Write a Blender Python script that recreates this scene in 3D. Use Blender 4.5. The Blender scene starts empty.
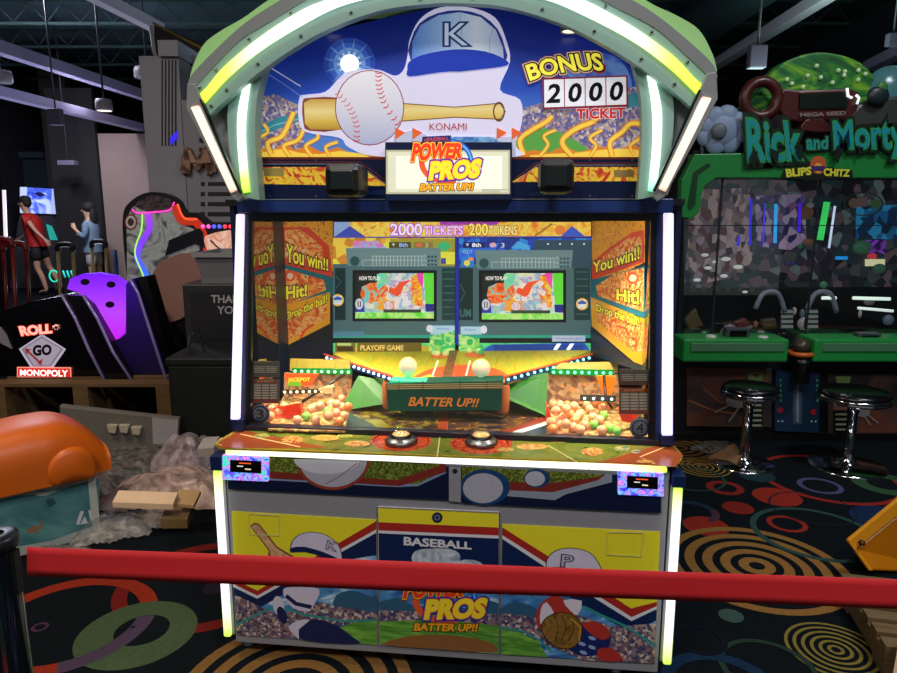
import bpy, bmesh, math, random
from mathutils import Vector, Matrix
rnd = random.Random(11)
S = bpy.context.scene
COL = S.collection
# ------------------------------------------------------------------ camera model
F, H, PITCH = 690.0, 1.55, math.radians(10.5)
def ray(u, v):
    x = (u-448.5)/F; y = -(v-336.5)/F
    return Vector((x, math.cos(PITCH)+y*math.sin(PITCH), -math.sin(PITCH)+y*math.cos(PITCH)))
CAM = Vector((0, 0, H))
class Frame:
    """a place in the world: local axes turned about z; turns sight lines into local points"""
    def __init__(s, loc=(0, 0, 0), rz=0):
        s.loc = Vector(loc); s.rz = rz
        s.M = Matrix.Translation(s.loc) @ Matrix.Rotation(rz, 4, 'Z'); s.I = s.M.inverted()
        s.c = s.I @ CAM
    def d(s, u, v): return s.I.to_3x3() @ ray(u, v)
    def Y(s, u, v, y):
        d = s.d(u, v); return s.c + d*((y-s.c.y)/d.y)
    def Z(s, u, v, z):
        d = s.d(u, v); return s.c + d*((z-s.c.z)/d.z)
    def P(s, u, v, o, n):
        d = s.d(u, v); return s.c + d*((Vector(o)-s.c).dot(n)/d.dot(n))
# ------------------------------------------------------------------ materials
def lin(h):
    h = h.lstrip('#'); out = []
    for i in (0, 2, 4):
        c = int(h[i:i+2], 16)/255
        out.append(c/12.92 if c <= .04045 else ((c+.055)/1.055)**2.4)
    return tuple(out)+(1,)
_M = {}
def base(name):
    m = bpy.data.materials.new(name); m.use_nodes = True
    nt = m.node_tree; return m, nt, nt.nodes['Principled BSDF']
def N(nt, t, **k):
    n = nt.nodes.new(t)
    for a, b in k.items(): setattr(n, a, b)
    return n
def coords(nt, sc=1.0, kind='Object'):
    t = N(nt, 'ShaderNodeTexCoord'); mp = N(nt, 'ShaderNodeMapping')
    mp.inputs['Scale'].default_value = (sc, sc, sc) if not isinstance(sc, tuple) else sc
    nt.links.new(t.outputs[kind], mp.inputs['Vector']); return mp.outputs['Vector']
def ramp(nt, stops, interp='LINEAR'):
    r = N(nt, 'ShaderNodeValToRGB'); r.color_ramp.interpolation = interp
    el = r.color_ramp.elements
    while len(el) < len(stops): el.new(.5)
    while len(el) > len(stops): el.remove(el[-1])
    for e, (p, h) in zip(el, stops): e.position = p; e.color = lin(h)
    return r
def fin(nt, b, col, r, m, e):
    nt.links.new(col, b.inputs['Base Color'])
    b.inputs['Roughness'].default_value = r; b.inputs['Metallic'].default_value = m
    if e: nt.links.new(col, b.inputs['Emission Color']); b.inputs['Emission Strength'].default_value = e
def mat(h, r=.5, m=0, e=0, var=.10, sc=25, bump=0):
    key = ('s', h, r, m, e, var, sc, bump)
    if key in _M: return _M[key]
    mt, nt, b = base('paint')
    n = N(nt, 'ShaderNodeTexNoise'); n.inputs['Scale'].default_value = sc; n.inputs['Detail'].default_value = 3
    nt.links.new(coords(nt), n.inputs['Vector'])
    c = lin(h); mx = N(nt, 'ShaderNodeMix', data_type='RGBA')
    mx.inputs['A'].default_value = tuple(x*(1-var) for x in c[:3])+(1,)
    mx.inputs['B'].default_value = tuple(min(1, x*(1+var)) for x in c[:3])+(1,)
    nt.links.new(n.outputs['Fac'], mx.inputs['Factor'])
    fin(nt, b, mx.outputs['Result'], r, m, e)
    if bump:
        bp = N(nt, 'ShaderNodeBump'); bp.inputs['Strength'].default_value = bump; bp.inputs['Distance'].default_value = .01
        nt.links.new(n.outputs['Fac'], bp.inputs['Height']); nt.links.new(bp.outputs['Normal'], b.inputs['Normal'])
    _M[key] = mt; return mt
def cells(hexes, sc=40, e=0, r=.5, m=0, stretch=(1, 1, 1), rand=1.0):
    """mosaic print: many small patches of several colours"""
    key = ('c', tuple(hexes), sc, e, r, m, stretch)
    if key in _M: return _M[key]
    mt, nt, b = base('print')
    v = N(nt, 'ShaderNodeTexVoronoi'); v.inputs['Scale'].default_value = sc; v.inputs['Randomness'].default_value = rand
    nt.links.new(coords(nt, stretch), v.inputs['Vector'])
    sx = N(nt, 'ShaderNodeSeparateColor'); nt.links.new(v.outputs['Color'], sx.inputs['Color'])
    n = len(hexes); rp = ramp(nt, [(i/n, h) for i, h in enumerate(hexes)], 'CONSTANT')
    nt.links.new(sx.outputs['Red'], rp.inputs['Fac'])
    fin(nt, b, rp.outputs['Color'], r, m, e); _M[key] = mt; return mt
def swirl(stops, sc=8, e=0, r=.5, dist=2.0, detail=2, stretch=(1, 1, 1), interp='LINEAR', m=0):
    """noise driven colour bands (flames, clouds, wood figure)"""
    key = ('w', tuple(stops), sc, e, r, dist, detail, stretch, interp, m)
    if key in _M: return _M[key]
    mt, nt, b = base('swirl')
    n = N(nt, 'ShaderNodeTexNoise'); n.inputs['Scale'].default_value = sc; n.inputs['Detail'].default_value = detail
    n.inputs['Distortion'].default_value = dist
    nt.links.new(coords(nt, stretch), n.inputs['Vector'])
    rp = ramp(nt, stops, interp); nt.links.new(n.outputs['Fac'], rp.inputs['Fac'])
    fin(nt, b, rp.outputs['Color'], r, m, e); _M[key] = mt; return mt
def grad(stops, axis, lo, hi, e=0, r=.4, m=0):
    """colour print running along one object axis between two positions"""
    key = ('g', tuple(stops), axis, round(lo, 4), round(hi, 4), e, r, m)
    if key in _M: return _M[key]
    mt, nt, b = base('gradient_print')
    t = N(nt, 'ShaderNodeTexCoord'); s = N(nt, 'ShaderNodeSeparateXYZ'); nt.links.new(t.outputs['Object'], s.inputs[0])
    mr = N(nt, 'ShaderNodeMapRange'); mr.inputs['From Min'].default_value = lo; mr.inputs['From Max'].default_value = hi
    nt.links.new(s.outputs[axis], mr.inputs['Value'])
    rp = ramp(nt, stops); nt.links.new(mr.outputs['Result'], rp.inputs['Fac'])
    fin(nt, b, rp.outputs['Color'], r, m, e); _M[key] = mt; return mt
def glow(h, e): return mat(h, .4, 0, e, var=0)
def glass(name='clear_glass', refl=.06, tint=(1, 1, 1, 1)):
    key = ('glass', refl, tint)
    if key in _M: return _M[key]
    m = bpy.data.materials.new(name); m.use_nodes = True; nt = m.node_tree; nt.nodes.clear()
    o = N(nt, 'ShaderNodeOutputMaterial'); mx = N(nt, 'ShaderNodeMixShader')
    t = N(nt, 'ShaderNodeBsdfTransparent'); g = N(nt, 'ShaderNodeBsdfGlossy')
    t.inputs['Color'].default_value = tint; g.inputs['Roughness'].default_value = .02
    mx.inputs[0].default_value = refl
    nt.links.new(t.outputs[0], mx.inputs[1]); nt.links.new(g.outputs[0], mx.inputs[2]); nt.links.new(mx.outputs[0], o.inputs[0])
    _M[key] = m; return m
def film(h, alpha=.5, sc=14):
    """crinkled plastic sheet, partly see-through"""
    key = ('film', h, alpha)
    if key in _M: return _M[key]
    m, nt, b = base('plastic_film')
    b.inputs['Base Color'].default_value = lin(h); b.inputs['Roughness'].default_value = .22
    n = N(nt, 'ShaderNodeTexNoise'); n.inputs['Scale'].default_value = sc; n.inputs['Detail'].default_value = 5; n.inputs['Distortion'].default_value = 1.5
    nt.links.new(coords(nt), n.inputs['Vector'])
    bp = N(nt, 'ShaderNodeBump'); bp.inputs['Strength'].default_value = .7; bp.inputs['Distance'].default_value = .03
    nt.links.new(n.outputs['Fac'], bp.inputs['Height']); nt.links.new(bp.outputs['Normal'], b.inputs['Normal'])
    mr = N(nt, 'ShaderNodeMapRange'); mr.inputs['From Min'].default_value = .35; mr.inputs['From Max'].default_value = .65
    mr.inputs['To Min'].default_value = alpha*.5; mr.inputs['To Max'].default_value = min(1, alpha*1.6)
    nt.links.new(n.outputs['Fac'], mr.inputs['Value']); nt.links.new(mr.outputs['Result'], b.inputs['Alpha'])
    _M[key] = m; return m
# ------------------------------------------------------------------ mesh collector
class MB:
    def __init__(s): s.v = []; s.f = []; s.mi = []; s.mt = []; s.sm = []
    def m(s, mt):
        if mt not in s.mt: s.mt.append(mt)
        return s.mt.index(mt)
    def add(s, pts, faces, mt, sm=False):
        b = len(s.v); s.v += [tuple(p) for p in pts]; i = s.m(mt)
        for f in faces: s.f.append([b+k for k in f]); s.mi.append(i); s.sm.append(sm)
        return s
    def box(s, x0, x1, y0, y1, z0, z1, mt):
        P = [(x, y, z) for z in (z0, z1) for y in (y0, y1) for x in (x0, x1)]
        return s.add(P, [(0, 2, 3, 1), (4, 5, 7, 6), (0, 1, 5, 4), (2, 6, 7, 3), (0, 4, 6, 2), (1, 3, 7, 5)], mt)
    def prism(s, pts, ext, mt, side=None, sm=False):
        n = len(pts); ext = Vector(ext); P = [Vector(p) for p in pts]; Q = [p+ext for p in P]
        s.add(P+Q, [list(range(n)), list(range(2*n-1, n-1, -1))], mt)
        s.add(P+Q, [(i, i+n, (i+1) % n+n, (i+1) % n) for i in range(n)], side or mt, sm); return s
    def strip(s, A, B, ext, mt, side=None):
        """solid between two polylines of equal length, thickened by ext"""
        ext = Vector(ext); n = len(A); V = [Vector(p) for p in list(A)+list(B)]; V += [p+ext for p in V]
        o = 2*n; fr = []; sd = []
        for i in range(n-1):
            fr += [(i, i+1, n+i+1, n+i)]; sd += [(o+i, o+n+i, o+n+i+1, o+i+1), (i, o+i, o+i+1, i+1), (n+i, n+i+1, o+n+i+1, o+n+i)]
        sd += [(0, n, o+n, o), (n-1, o+n-1, o+2*n-1, 2*n-1)]
        s.add(V, fr, mt); s.add(V, sd, side or mt); return s
    def tube(s, pts, r, mt, n=10, closed=False, sm=True, cap=True):
        P = [Vector(p) for p in pts]; k = len(P); R = r if isinstance(r, (list, tuple)) else [r]*k
        rings = []; up = None
        for i, p in enumerate(P):
            a = P[i-1] if i or closed else P[i]; b = P[(i+1) % k] if i < k-1 or closed else P[i]
            t = (b-a).normalized()
            if up is None: up = Vector((0, 0, 1)) if abs(t.z) < .9 else Vector((1, 0, 0))
            x = t.cross(up).normalized(); up = x.cross(t).normalized()
            rings += [p+(x*math.cos(q)+up*math.sin(q))*R[i] for q in [2*math.pi*j/n for j in range(n)]]
        fs = []
        for i in range(k if closed else k-1):
            j = (i+1) % k
            for q in range(n): w = (q+1) % n; fs.append((i*n+q, i*n+w, j*n+w, j*n+q))
        s.add(rings, fs, mt, sm)
        if cap and not closed: s.add(rings[:n]+rings[-n:], [list(range(n-1, -1, -1)), list(range(n, 2*n))], mt)
        return s
    def lathe(s, prof, c, mt, n=24, ax=(0, 0, 1), sm=True):
        ax = Vector(ax).normalized(); c = Vector(c)
        u = ax.orthogonal().normalized(); w = ax.cross(u); P = []
        for r, z in prof: P += [c+ax*z+(u*math.cos(2*math.pi*j/n)+w*math.sin(2*math.pi*j/n))*max(r, 1e-5) for j in range(n)]
        fs = [(i*n+q, i*n+(q+1) % n, (i+1)*n+(q+1) % n, (i+1)*n+q) for i in range(len(prof)-1) for q in range(n)]
        return s.add(P, fs, mt, sm)
    def ball(s, c, r, mt, n=12, sc=(1, 1, 1)):
        c = Vector(c); k = n//2+1; P = []
        for i in range(k+1):
            a = math.pi*i/k
            P += [c+Vector((r*sc[0]*math.sin(a)*math.cos(2*math.pi*j/n), r*sc[1]*math.sin(a)*math.sin(2*math.pi*j/n), -r*sc[2]*math.cos(a))) for j in range(n)]
        fs = [(i*n+q, i*n+(q+1) % n, (i+1)*n+(q+1) % n, (i+1)*n+q) for i in range(k) for q in range(n)]
        return s.add(P, fs, mt, True)
    def grid(s, fn, nu, nv, mt, sm=True):
        P = [fn(i/nu, j/nv) for i in range(nu+1) for j in range(nv+1)]
        fs = [(i*(nv+1)+j, (i+1)*(nv+1)+j, (i+1)*(nv+1)+j+1, i*(nv+1)+j+1) for i in range(nu) for j in range(nv)]
        return s.add(P, fs, mt, sm)
    def build(s, name, parent=None, bevel=0, loc=None, rz=0, label=None, weld=True):
        me = bpy.data.meshes.new(name); me.from_pydata(s.v, [], s.f)
        for m in s.mt: me.materials.append(m)
        me.polygons.foreach_set('material_index', s.mi); me.polygons.foreach_set('use_smooth', s.sm)
        if weld:
            bm = bmesh.new(); bm.from_mesh(me); bmesh.ops.remove_doubles(bm, verts=bm.verts, dist=1e-5); bm.to_mesh(me); bm.free()
        me.update()
        o = bpy.data.objects.new(name, me); COL.objects.link(o)
        if parent: o.parent = parent
        if loc is not None: o.location = loc
        if rz: o.rotation_euler.z = rz
        if bevel:
            b = o.modifiers.new('edge', 'BEVEL'); b.width = bevel; b.segments = 2; b.limit_method = 'ANGLE'; b.angle_limit = math.radians(40)
        if label: o['label'] = label
        return o
def tag(o, label, cat, group=None):
    o['label'] = label; o['category'] = cat
    if group: o['group'] = group
    return o
def struct(o): o['kind'] = 'structure'; return o
def thing(name, fr, label, cat, group=None):
    o = bpy.data.objects.new(name, None); COL.objects.link(o); o.empty_display_size = .1
    o.location = fr.loc; o.rotation_euler.z = fr.rz
    return tag(o, label, cat, group)
def smooth(pts, n=6, closed=True):
    P = [Vector(p) for p in pts]; k = len(P); out = []
    for i in range(k if closed else k-1):
        g = lambda j: P[j % k] if closed else P[max(0, min(k-1, j))]
        a, b, c, d = g(i-1), g(i), g(i+1), g(i+2)
        for q in range(n):
            t = q/n
            out.append(.5*((2*b)+(c-a)*t+(2*a-5*b+4*c-d)*t*t+(3*b-a-3*c+d)*t*t*t))
    if not closed: out.append(P[-1])
    return out
# ------------------------------------------------------------------ lettering
_T = {}
def letters(s, off=0.0, res=3):
    if (s, off) in _T: return _T[(s, off)]
    c = bpy.data.curves.new('lettering', 'FONT'); c.body = s; c.size = 1; c.offset = off; c.resolution_u = res
    o = bpy.data.objects.new('lettering', c); COL.objects.link(o)
    me = bpy.data.meshes.new_from_object(o.evaluated_get(bpy.context.evaluated_depsgraph_get()))
    r = ([v.co.copy() for v in me.vertices], [list(p.vertices) for p in me.polygons])
    bpy.data.objects.remove(o); bpy.data.meshes.remove(me); bpy.data.curves.remove(c)
    _T[(s, off)] = r; return r
class Art:
    """printed artwork lying on a plane: every shape a thin layer in front of the one before"""
    def __init__(s, fr, o, n=(0, -1, 0), step=.00025, mb=None):
        s.fr = fr; s.o = Vector(o); s.n = Vector(n).normalized(); s.mb = mb or MB(); s.k = 0; s.step = step
    def pt(s, u, v, k=None):
        return s.fr.P(u, v, s.o, s.n)+s.n*(s.step*(s.k if k is None else k))
    def poly(s, pts, mt, sm=0):
        s.k += 1
        if sm: pts = [(p.x, p.y) for p in smooth([(a, b, 0) for a, b in pts], sm)]
        P = [s.pt(*p) for p in pts]; s.mb.add(P, [list(range(len(P)))], mt); return s
    def rect(s, u0, v0, u1, v1, mt, dv=0, dw=0):
        """dv: drop of the right end, the panel being seen at a slant"""
        return s.poly([(u0, v0), (u1, v0+dv), (u1, v1+dv), (u0, v1)], mt)
    def disc(s, u, v, ru, rv, mt, n=28, a0=0, a1=360, rot=0):
        P = []; c, d = math.cos(math.radians(rot)), math.sin(math.radians(rot))
        for i in range(n if a1-a0 >= 360 else n+1):
            a = math.radians(a0+(a1-a0)*i/n); x, y = ru*math.cos(a), rv*math.sin(a)
            P.append((u+x*c-y*d, v+x*d+y*c))
        return s.poly(P, mt)
    def ring(s, u, v, ru, rv, w, mt, n=36, a0=0, a1=360):
        s.k += 1; A = []; B = []
        for i in range(n+1):
            a = math.radians(a0+(a1-a0)*i/n)
            A.append(s.pt(u+ru*math.cos(a), v+rv*math.sin(a))); q = w*rv/ru
            B.append(s.pt(u+(ru-w)*math.cos(a), v+(rv-q)*math.sin(a)))
        s.mb.add(A+B, [(i, i+1, n+2+i, n+1+i) for i in range(n)], mt); return s
    def line(s, pts, w, mt, closed=False):
        """band of pixel width w along a polyline"""
        s.k += 1; n = len(pts); A = []; B = []
        for i in range(n):
            a = Vector(pts[i-1] if i or closed else pts[i]); b = Vector(pts[(i+1) % n] if i < n-1 or closed else pts[i])
            t = (b-a).normalized(); q = Vector((-t.y, t.x))*w/2; p = Vector(pts[i])
            A.append(s.pt(*(p+q))); B.append(s.pt(*(p-q)))
        fs = [(i, (i+1) % n, n+(i+1) % n, n+i) for i in range(n if closed else n-1)]
        s.mb.add(A+B, fs, mt); return s
    def text(s, t, q, mt, outs=(), off=.0, arc=0, seg=3):
        """q: pixel corners top-left, top-right, bottom-right, bottom-left; outs: (offset, material) rims, widest first"""
        base_v, _ = letters(t, off)
        x0 = min(v.x for v in base_v); x1 = max(v.x for v in base_v); y0 = min(v.y for v in base_v); y1 = max(v.y for v in base_v)
        for o, m in list(outs)+[(off, mt)]:
            V, Fc = letters(t, o); s.k += 1; P = []
            for v in V:
                a = (v.x-x0)/(x1-x0); b = (v.y-y0)/(y1-y0)
                tu = Vector(q[0])*(1-a)+Vector(q[1])*a; bu = Vector(q[3])*(1-a)+Vector(q[2])*a
                p = bu*(1-b)+tu*b; p.y -= arc*(1-(2*a-1)**2)
                P.append(s.pt(p.x, p.y))
            s.mb.add(P, Fc, m)
        return s
    def build(s, name, parent, label=None): return s.mb.build(name, parent, label=label, weld=False)
def quad(u0, v0, u1, v1, dv=0, sh=0):
    return [(u0+sh, v0), (u1+sh, v0+dv), (u1, v1+dv), (u0, v1)]
def stitches(art, pts, w, mt, n=12, L=2.6):
    """a seam with little chevron stitches"""
    P = smooth([(a, b, 0) for a, b in pts], 8, False)
    for i in range(n):
        p = P[int((i+.5)/n*(len(P)-1))]; q = P[min(len(P)-1, int((i+.5)/n*(len(P)-1))+1)]
        t = (q-p).normalized(); s_ = Vector((-t.y, t.x, 0))
        art.line([tuple((p+s_*L-t*L*.5).xy), tuple(p.xy), tuple((p-s_*L-t*L*.5).xy)], w, mt)
# =================================================================== BASEBALL REDEMPTION MACHINE
M = Frame((-.032, 2.106, 0), math.radians(-6.5))
mach = thing('arcade_machine', M, 'big baseball arcade machine with glowing white arch, two screens and ball trays', 'arcade machine')
L = M.Y
NAVY = mat('#10234f', .35); NAVYD = mat('#0b1836', .35); GREY = mat('#8d8d92', .35, var=.04); GREYD = mat('#55585a', .4)
BLACK = mat('#060608', .3); BLK = mat('#0c0d10', .55); YEL = mat('#e8dd2c', .35, var=.03); RED = mat('#a82a22', .4); WHITE = mat('#d8d8dc', .35, var=.03)
CHROME = mat('#c9ccd2', .12, 1, var=.03); STEEL = mat('#7e8288', .3, 1, var=.05)
TEAL = mat('#2f8f8c', .4); SKYB = swirl([(.3, '#1a4c94'), (.55, '#4f93c9'), (.7, '#c9dfe9')], 5, stretch=(1, 1, 3))
CROWD = cells(['#5d4c66', '#84727c', '#3d3a5c', '#a58c84', '#6f5a6c', '#c8b7ac', '#3f4a6b', '#8b5f5c'], 110)
FIELD = swirl([(.35, '#3f7a2c'), (.5, '#5c9a35'), (.65, '#79b545')], 6, stretch=(1, 1, 6))
MOUND = mat('#8a5a2b', .6, sc=60)
def logo(a, x0, y0, sx, sy, k=1.0, e=0, dv=0):
    """sign lettering; local units 0..100 wide, 0..78 high"""
    q = lambda x, y: (x0+x*sx, y0+y*sy+dv*x/100)
    Q = lambda *p: [q(*p[i:i+2]) for i in range(0, 8, 2)]
    c = (lambda h: glow(h, e)) if e else (lambda h: mat(h, .4))
    cx, cy = q(50, 38)
    a.ring(cx, cy, 37*sx, 35*sy, 7*sx, c('#1f55b8'), a0=-85, a1=42)
    a.ring(cx+1*sx, cy, 34*sx, 32*sy, 2.5*sx, c('#5fa8e8'), a0=-80, a1=20)
    a.ring(cx, cy, 39*sx, 33*sy, 8*sx, c('#e2552b'), a0=70, a1=200)
    a.poly([q(16, 1), q(56, -1), q(54, 8), q(15, 9)], c('#14225c'))
    a.text('eBASEBALL', Q(19, 2.5, 53, 1, 52.5, 6, 18.5, 7.5), c('#d65050'))
    a.text('POWER', Q(4, 10, 75, 10, 70, 33, 0, 38), c('#e8391f'), [(.13, c('#8e1f14')), (.095, c('#f7c93a'))], off=.055)
    a.text('PROS', Q(28, 37, 100, 33, 94, 62, 24, 66), c('#ffd92e'), [(.14, c('#1c2f9c')), (.085, c('#e8641f'))], off=.06)
    a.text('BATTER UP!!', Q(14, 70, 88, 69, 86, 80, 12, 81), c('#f2a51f'), [(.12, c('#3c2410')), (.09, c('#5c3a14'))], off=.045)
def gbox(px, y0, y1, mt, name, parent=mach, bevel=0, label=None):
    """box whose front face spans a pixel rectangle (u0,v0,u1,v1) on local plane y0"""
    a = L(px[0], px[1], y0); b = L(px[2], px[3], y0)
    return MB().box(a.x, b.x, y0, y1, min(a.z, b.z), max(a.z, b.z), mt).build(name, parent, bevel=bevel, label=label)
xl = L(231, 570, 0).x; xr = L(663, 590, 0).x
zt = L(450, 468, 0).z; zs = .775
print('MACHINE', xl, xr, zt)
# ---- base cabinet
b = MB(); b.box(xl, xr, .004, .98, .05, zs-.03, GREY); b.box(xl-.006, xl, .03, .98, .06, zs-.03, NAVYD); b.box(xr, xr+.006, .03, .98, .06, zs-.03, NAVYD)
b.build('base_cabinet', mach, bevel=.004)
def z7(p): return [(x/3.4875+210, y/3.4875+480) for x, y in p]
def z8(p): return [(x/3.488+440, y/3.488+480) for x, y in p]
def zd(p): return [(x/4.207+370, y/4.207+500) for x, y in p]
def panel(name, corners, th=.006, mt=GREY, y=0.0):
    P = [L(u, v, y) for u, v in corners]; b = MB(); b.prism(P, (0, th, 0), mt); return b
def clip_poly(a, pts, mt, corners, sm=0): a.poly(pts, mt, sm)
# left front panel
cL = z7([(75, 110), (580, 140), (582, 575), (95, 540)])
b = panel('front_panel', cL, mt=YEL); a = Art(M, (0, -.0005, 0), step=.00012, mb=b)
a.poly(z7([(79, 345), (165, 386), (580, 143), (582, 575), (95, 540)]), RED)
a.poly(z7([(80, 362), (165, 403), (580, 172), (582, 575), (95, 540)]), WHITE)
a.poly(z7([(81, 373), (165, 414), (580, 184), (582, 575), (95, 540)]), NAVY)
a.poly(z7([(86, 405), (165, 450), (400, 318), (470, 280), (580, 262), (582, 575), (95, 540)]), SKYB)
a.poly(z7([(440, 402), (500, 385), (560, 405), (581, 400), (582, 470), (440, 460)]), mat('#2b5a78', .5), 3)
a.poly(z7([(88, 400), (240, 470), (380, 425), (440, 440), (581, 462), (582, 500), (460, 505), (400, 560), (95, 540)]), CROWD)
a.line(z7([(93, 505), (150, 475), (235, 438), (330, 470), (470, 492), (581, 488)]), 2.2, TEAL)
a.poly(z7([(440, 520), (500, 497), (581, 492), (582, 575), (440, 562), (420, 540)]), FIELD)
a.poly(z7([(140, 160), (155, 148), (172, 152), (235, 232), (300, 270), (285, 300), (200, 275), (205, 245)]), mat('#7c4a33', .5))
a.poly(z7([(145, 162), (157, 153), (170, 157), (232, 237), (290, 272), (280, 292), (212, 262), (207, 240)]), swirl([(.3, '#c08a5c'), (.6, '#dcae82')], 20))
capo = [(283, 250), (285, 215), (310, 190), (350, 180), (400, 188), (440, 215), (458, 245), (462, 285), (440, 288), (395, 262), (330, 243)]
a.poly(z7(capo), mat('#3a3550', .5), 3)
a.poly(z7([(x+(372-x)*.04, y+(235-y)*.04) for x, y in capo]), mat('#cfc9dc', .4), 3)
a.poly(z7([(284, 236), (330, 232), (400, 252), (450, 275), (462, 287), (440, 288), (395, 268), (330, 250), (283, 252)]), NAVY, 2)
a.text('K', z7([(412, 210), (445, 218), (438, 248), (405, 240)]), mat('#b9b4c8', .4), [(.05, mat('#4a4466', .4))])
a.disc(*z7([(240, 438)])[0], 5.6, 10, mat('#cfc9dc', .4), rot=-10); a.disc(*z7([(252, 470)])[0], 4.5, 9, NAVY, rot=-20)
a.poly(z7([(275, 508), (310, 488), (380, 486), (440, 505), (500, 548), (515, 570), (330, 558)]), NAVY, 3)
a.poly(z7([(275, 508), (310, 488), (350, 487), (310, 520), (312, 552), (285, 530)]), mat('#cfc9dc', .4), 2)
a.poly(z7([(258, 378), (300, 372), (382, 380), (360, 440), (340, 458), (290, 445), (262, 410)]), mat('#cfc9dc', .4), 3)
a.line(z7([(266, 402), (300, 430), (355, 442)]), 4, NAVY)
a.line(z7([(137, 117), (242, 124), (242, 193), (140, 188)]), 1, mat('#d9d58a', .4), True)
a.build('front_panel', mach, label='left printed panel with a bat and a cap')
# right front panel
cR = z8([(217, 155), (768, 182), (748, 640), (213, 607)])
b = panel('front_panel', cR, mt=YEL); a = Art(M, (0, -.0005, 0), step=.00012, mb=b)
a.poly(z8([(217, 165), (668, 448), (757, 425), (748, 640), (213, 607)]), RED)
a.poly(z8([(217, 192), (400, 308), (668, 478), (756, 440), (748, 640), (213, 607)]), WHITE)
a.poly(z8([(217, 205), (400, 325), (668, 492), (756, 450), (748, 640), (213, 607)]), NAVY)
a.poly(z8([(640, 432), (668, 448), (712, 434), (708, 428), (655, 425)]), YEL)
a.poly(z8([(216, 318), (330, 330), (500, 440), (670, 535), (753, 490), (748, 640), (213, 607)]), SKYB)
a.poly(z8([(215, 445), (270, 425), (340, 450), (340, 480), (215, 470)]), mat('#2b5a78', .5), 3)
a.poly(z8([(214, 462), (330, 478), (480, 470), (600, 510), (753, 500), (748, 640), (500, 628), (330, 560), (214, 520)]), CROWD)
a.line(z8([(215, 512), (290, 528), (350, 560), (390, 600)]), 2.2, TEAL)
a.line(z8([(500, 440), (560, 470), (650, 510), (752, 580)]), 2.4, TEAL)
a.poly(z8([(214, 518), (280, 532), (345, 565), (375, 617), (213, 607)]), FIELD)
cap2 = [(368, 300), (380, 262), (415, 240), (465, 236), (520, 250), (552, 285), (563, 328), (480, 325), (400, 318)]
a.poly(z8(cap2), mat('#3a2c30', .5), 3); a.poly(z8([(x+(465-x)*.04, y+(290-y)*.05) for x, y in cap2]), mat('#cfc9dc', .4), 3)
a.poly(z8([(340, 322), (375, 305), (430, 303), (480, 318), (500, 330), (400, 335)]), mat('#5b1d1c', .5), 3)
a.text('P', z8([(427, 260), (465, 264), (460, 300), (423, 300)]), mat('#b9b4c8', .4), [(.06, mat('#4a4466', .4))])
a.poly(z8([(345, 440), (385, 405), (430, 412), (480, 470), (360, 520), (335, 480)]), mat('#b03028', .5), 3)
a.poly(z8([(352, 448), (372, 425), (400, 470), (380, 500), (350, 500)]), mat('#d5cfd8', .5), 2)
a.poly(z8([(430, 418), (495, 420), (480, 470), (455, 455)]), mat('#d5cfd8', .5), 2)
a.disc(*z8([(515, 555)])[0], 23, 16.5, mat('#1b2560', .4))
a.poly(z8([(495, 500), (540, 492), (582, 515), (592, 545), (560, 555), (520, 530)]), mat('#b03028', .5), 3)
a.poly(z8([(550, 590), (600, 585), (640, 628), (560, 628)]), mat('#b03028', .5), 2)
for x, y in ((495, 570), (530, 550), (530, 582), (500, 600)): a.disc(*z8([(x, y)])[0], 4, 1.8, mat('#8fa6cc', .4), 12, rot=20)
gl = [(352, 520), (362, 485), (400, 462), (450, 462), (490, 490), (496, 540), (470, 580), (430, 588), (380, 565)]
a.poly(z8(gl), mat('#33220c', .5), 3); a.poly(z8([(x+(425-x)*.05, y+(525-y)*.05) for x, y in gl]), swirl([(.35, '#6b4a1c'), (.6, '#8f6a2c')], 25), 3)
for k in range(3): a.line([tuple(p.xy) for p in smooth([(*z8([(x, y)])[0], 0) for x, y in ((395+k*28, 470), (412+k*27, 510), (400+k*24, 560))], 5, False)], .8, mat('#33220c', .5))
a.line(z8([(485, 560), (490, 510), (455, 480)]), 1.4, mat('#c8922c', .5))
a.line(z8([(583, 180), (708, 182), (702, 265), (583, 258)]), 1, mat('#d9d58a', .4), True)
a.build('front_panel', mach, label='right printed panel with a cap and a brown glove')
# service door
cD = zd([(32, 28), (545, 52), (545, 648), (38, 610)])
b = panel('service_door', cD, th=.008, mt=WHITE, y=-.002); a = Art(M, (0, -.0025, 0), step=.00012, mb=b)
I = lambda p: zd([(x*1.0+(290-x)*.012, y+(340-y)*.012) for x, y in p])
a.poly(I([(32, 28), (545, 52), (545, 648), (38, 610)]), NAVY)
a.poly(I([(32, 28), (545, 52), (545, 160), (32, 137)]), WHITE); a.poly(I([(32, 28), (545, 52), (545, 147), (32, 125)]), RED); a.poly(I([(32, 28), (545, 52), (545, 113), (32, 90)]), YEL)
a.poly(I([(34, 320), (545, 300), (545, 480), (36, 470)]), SKYB)
CLOUD = swirl([(.3, '#7f97ab'), (.6, '#cfd5da')], 18)
a.poly(zd([(175, 250), (190, 215), (240, 205), (330, 205), (375, 225), (370, 262), (280, 285), (200, 270)]), CLOUD, 3)
a.poly(zd([(355, 275), (380, 255), (420, 250), (465, 262), (478, 290), (400, 300)]), CLOUD, 3)
a.poly(I([(35, 430), (110, 410), (180, 445), (420, 455), (500, 420), (545, 435), (545, 490), (36, 480)]), mat('#2b5a78', .5))
a.poly(I([(36, 465), (545, 480), (545, 540), (36, 520)]), CROWD); a.poly(I([(37, 512), (290, 505), (545, 530), (545, 648), (38, 610)]), FIELD)
a.poly(zd([(60, 600), (160, 572), (300, 566), (440, 580), (520, 606), (525, 640), (300, 628), (70, 610)]), MOUND, 2)
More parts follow.
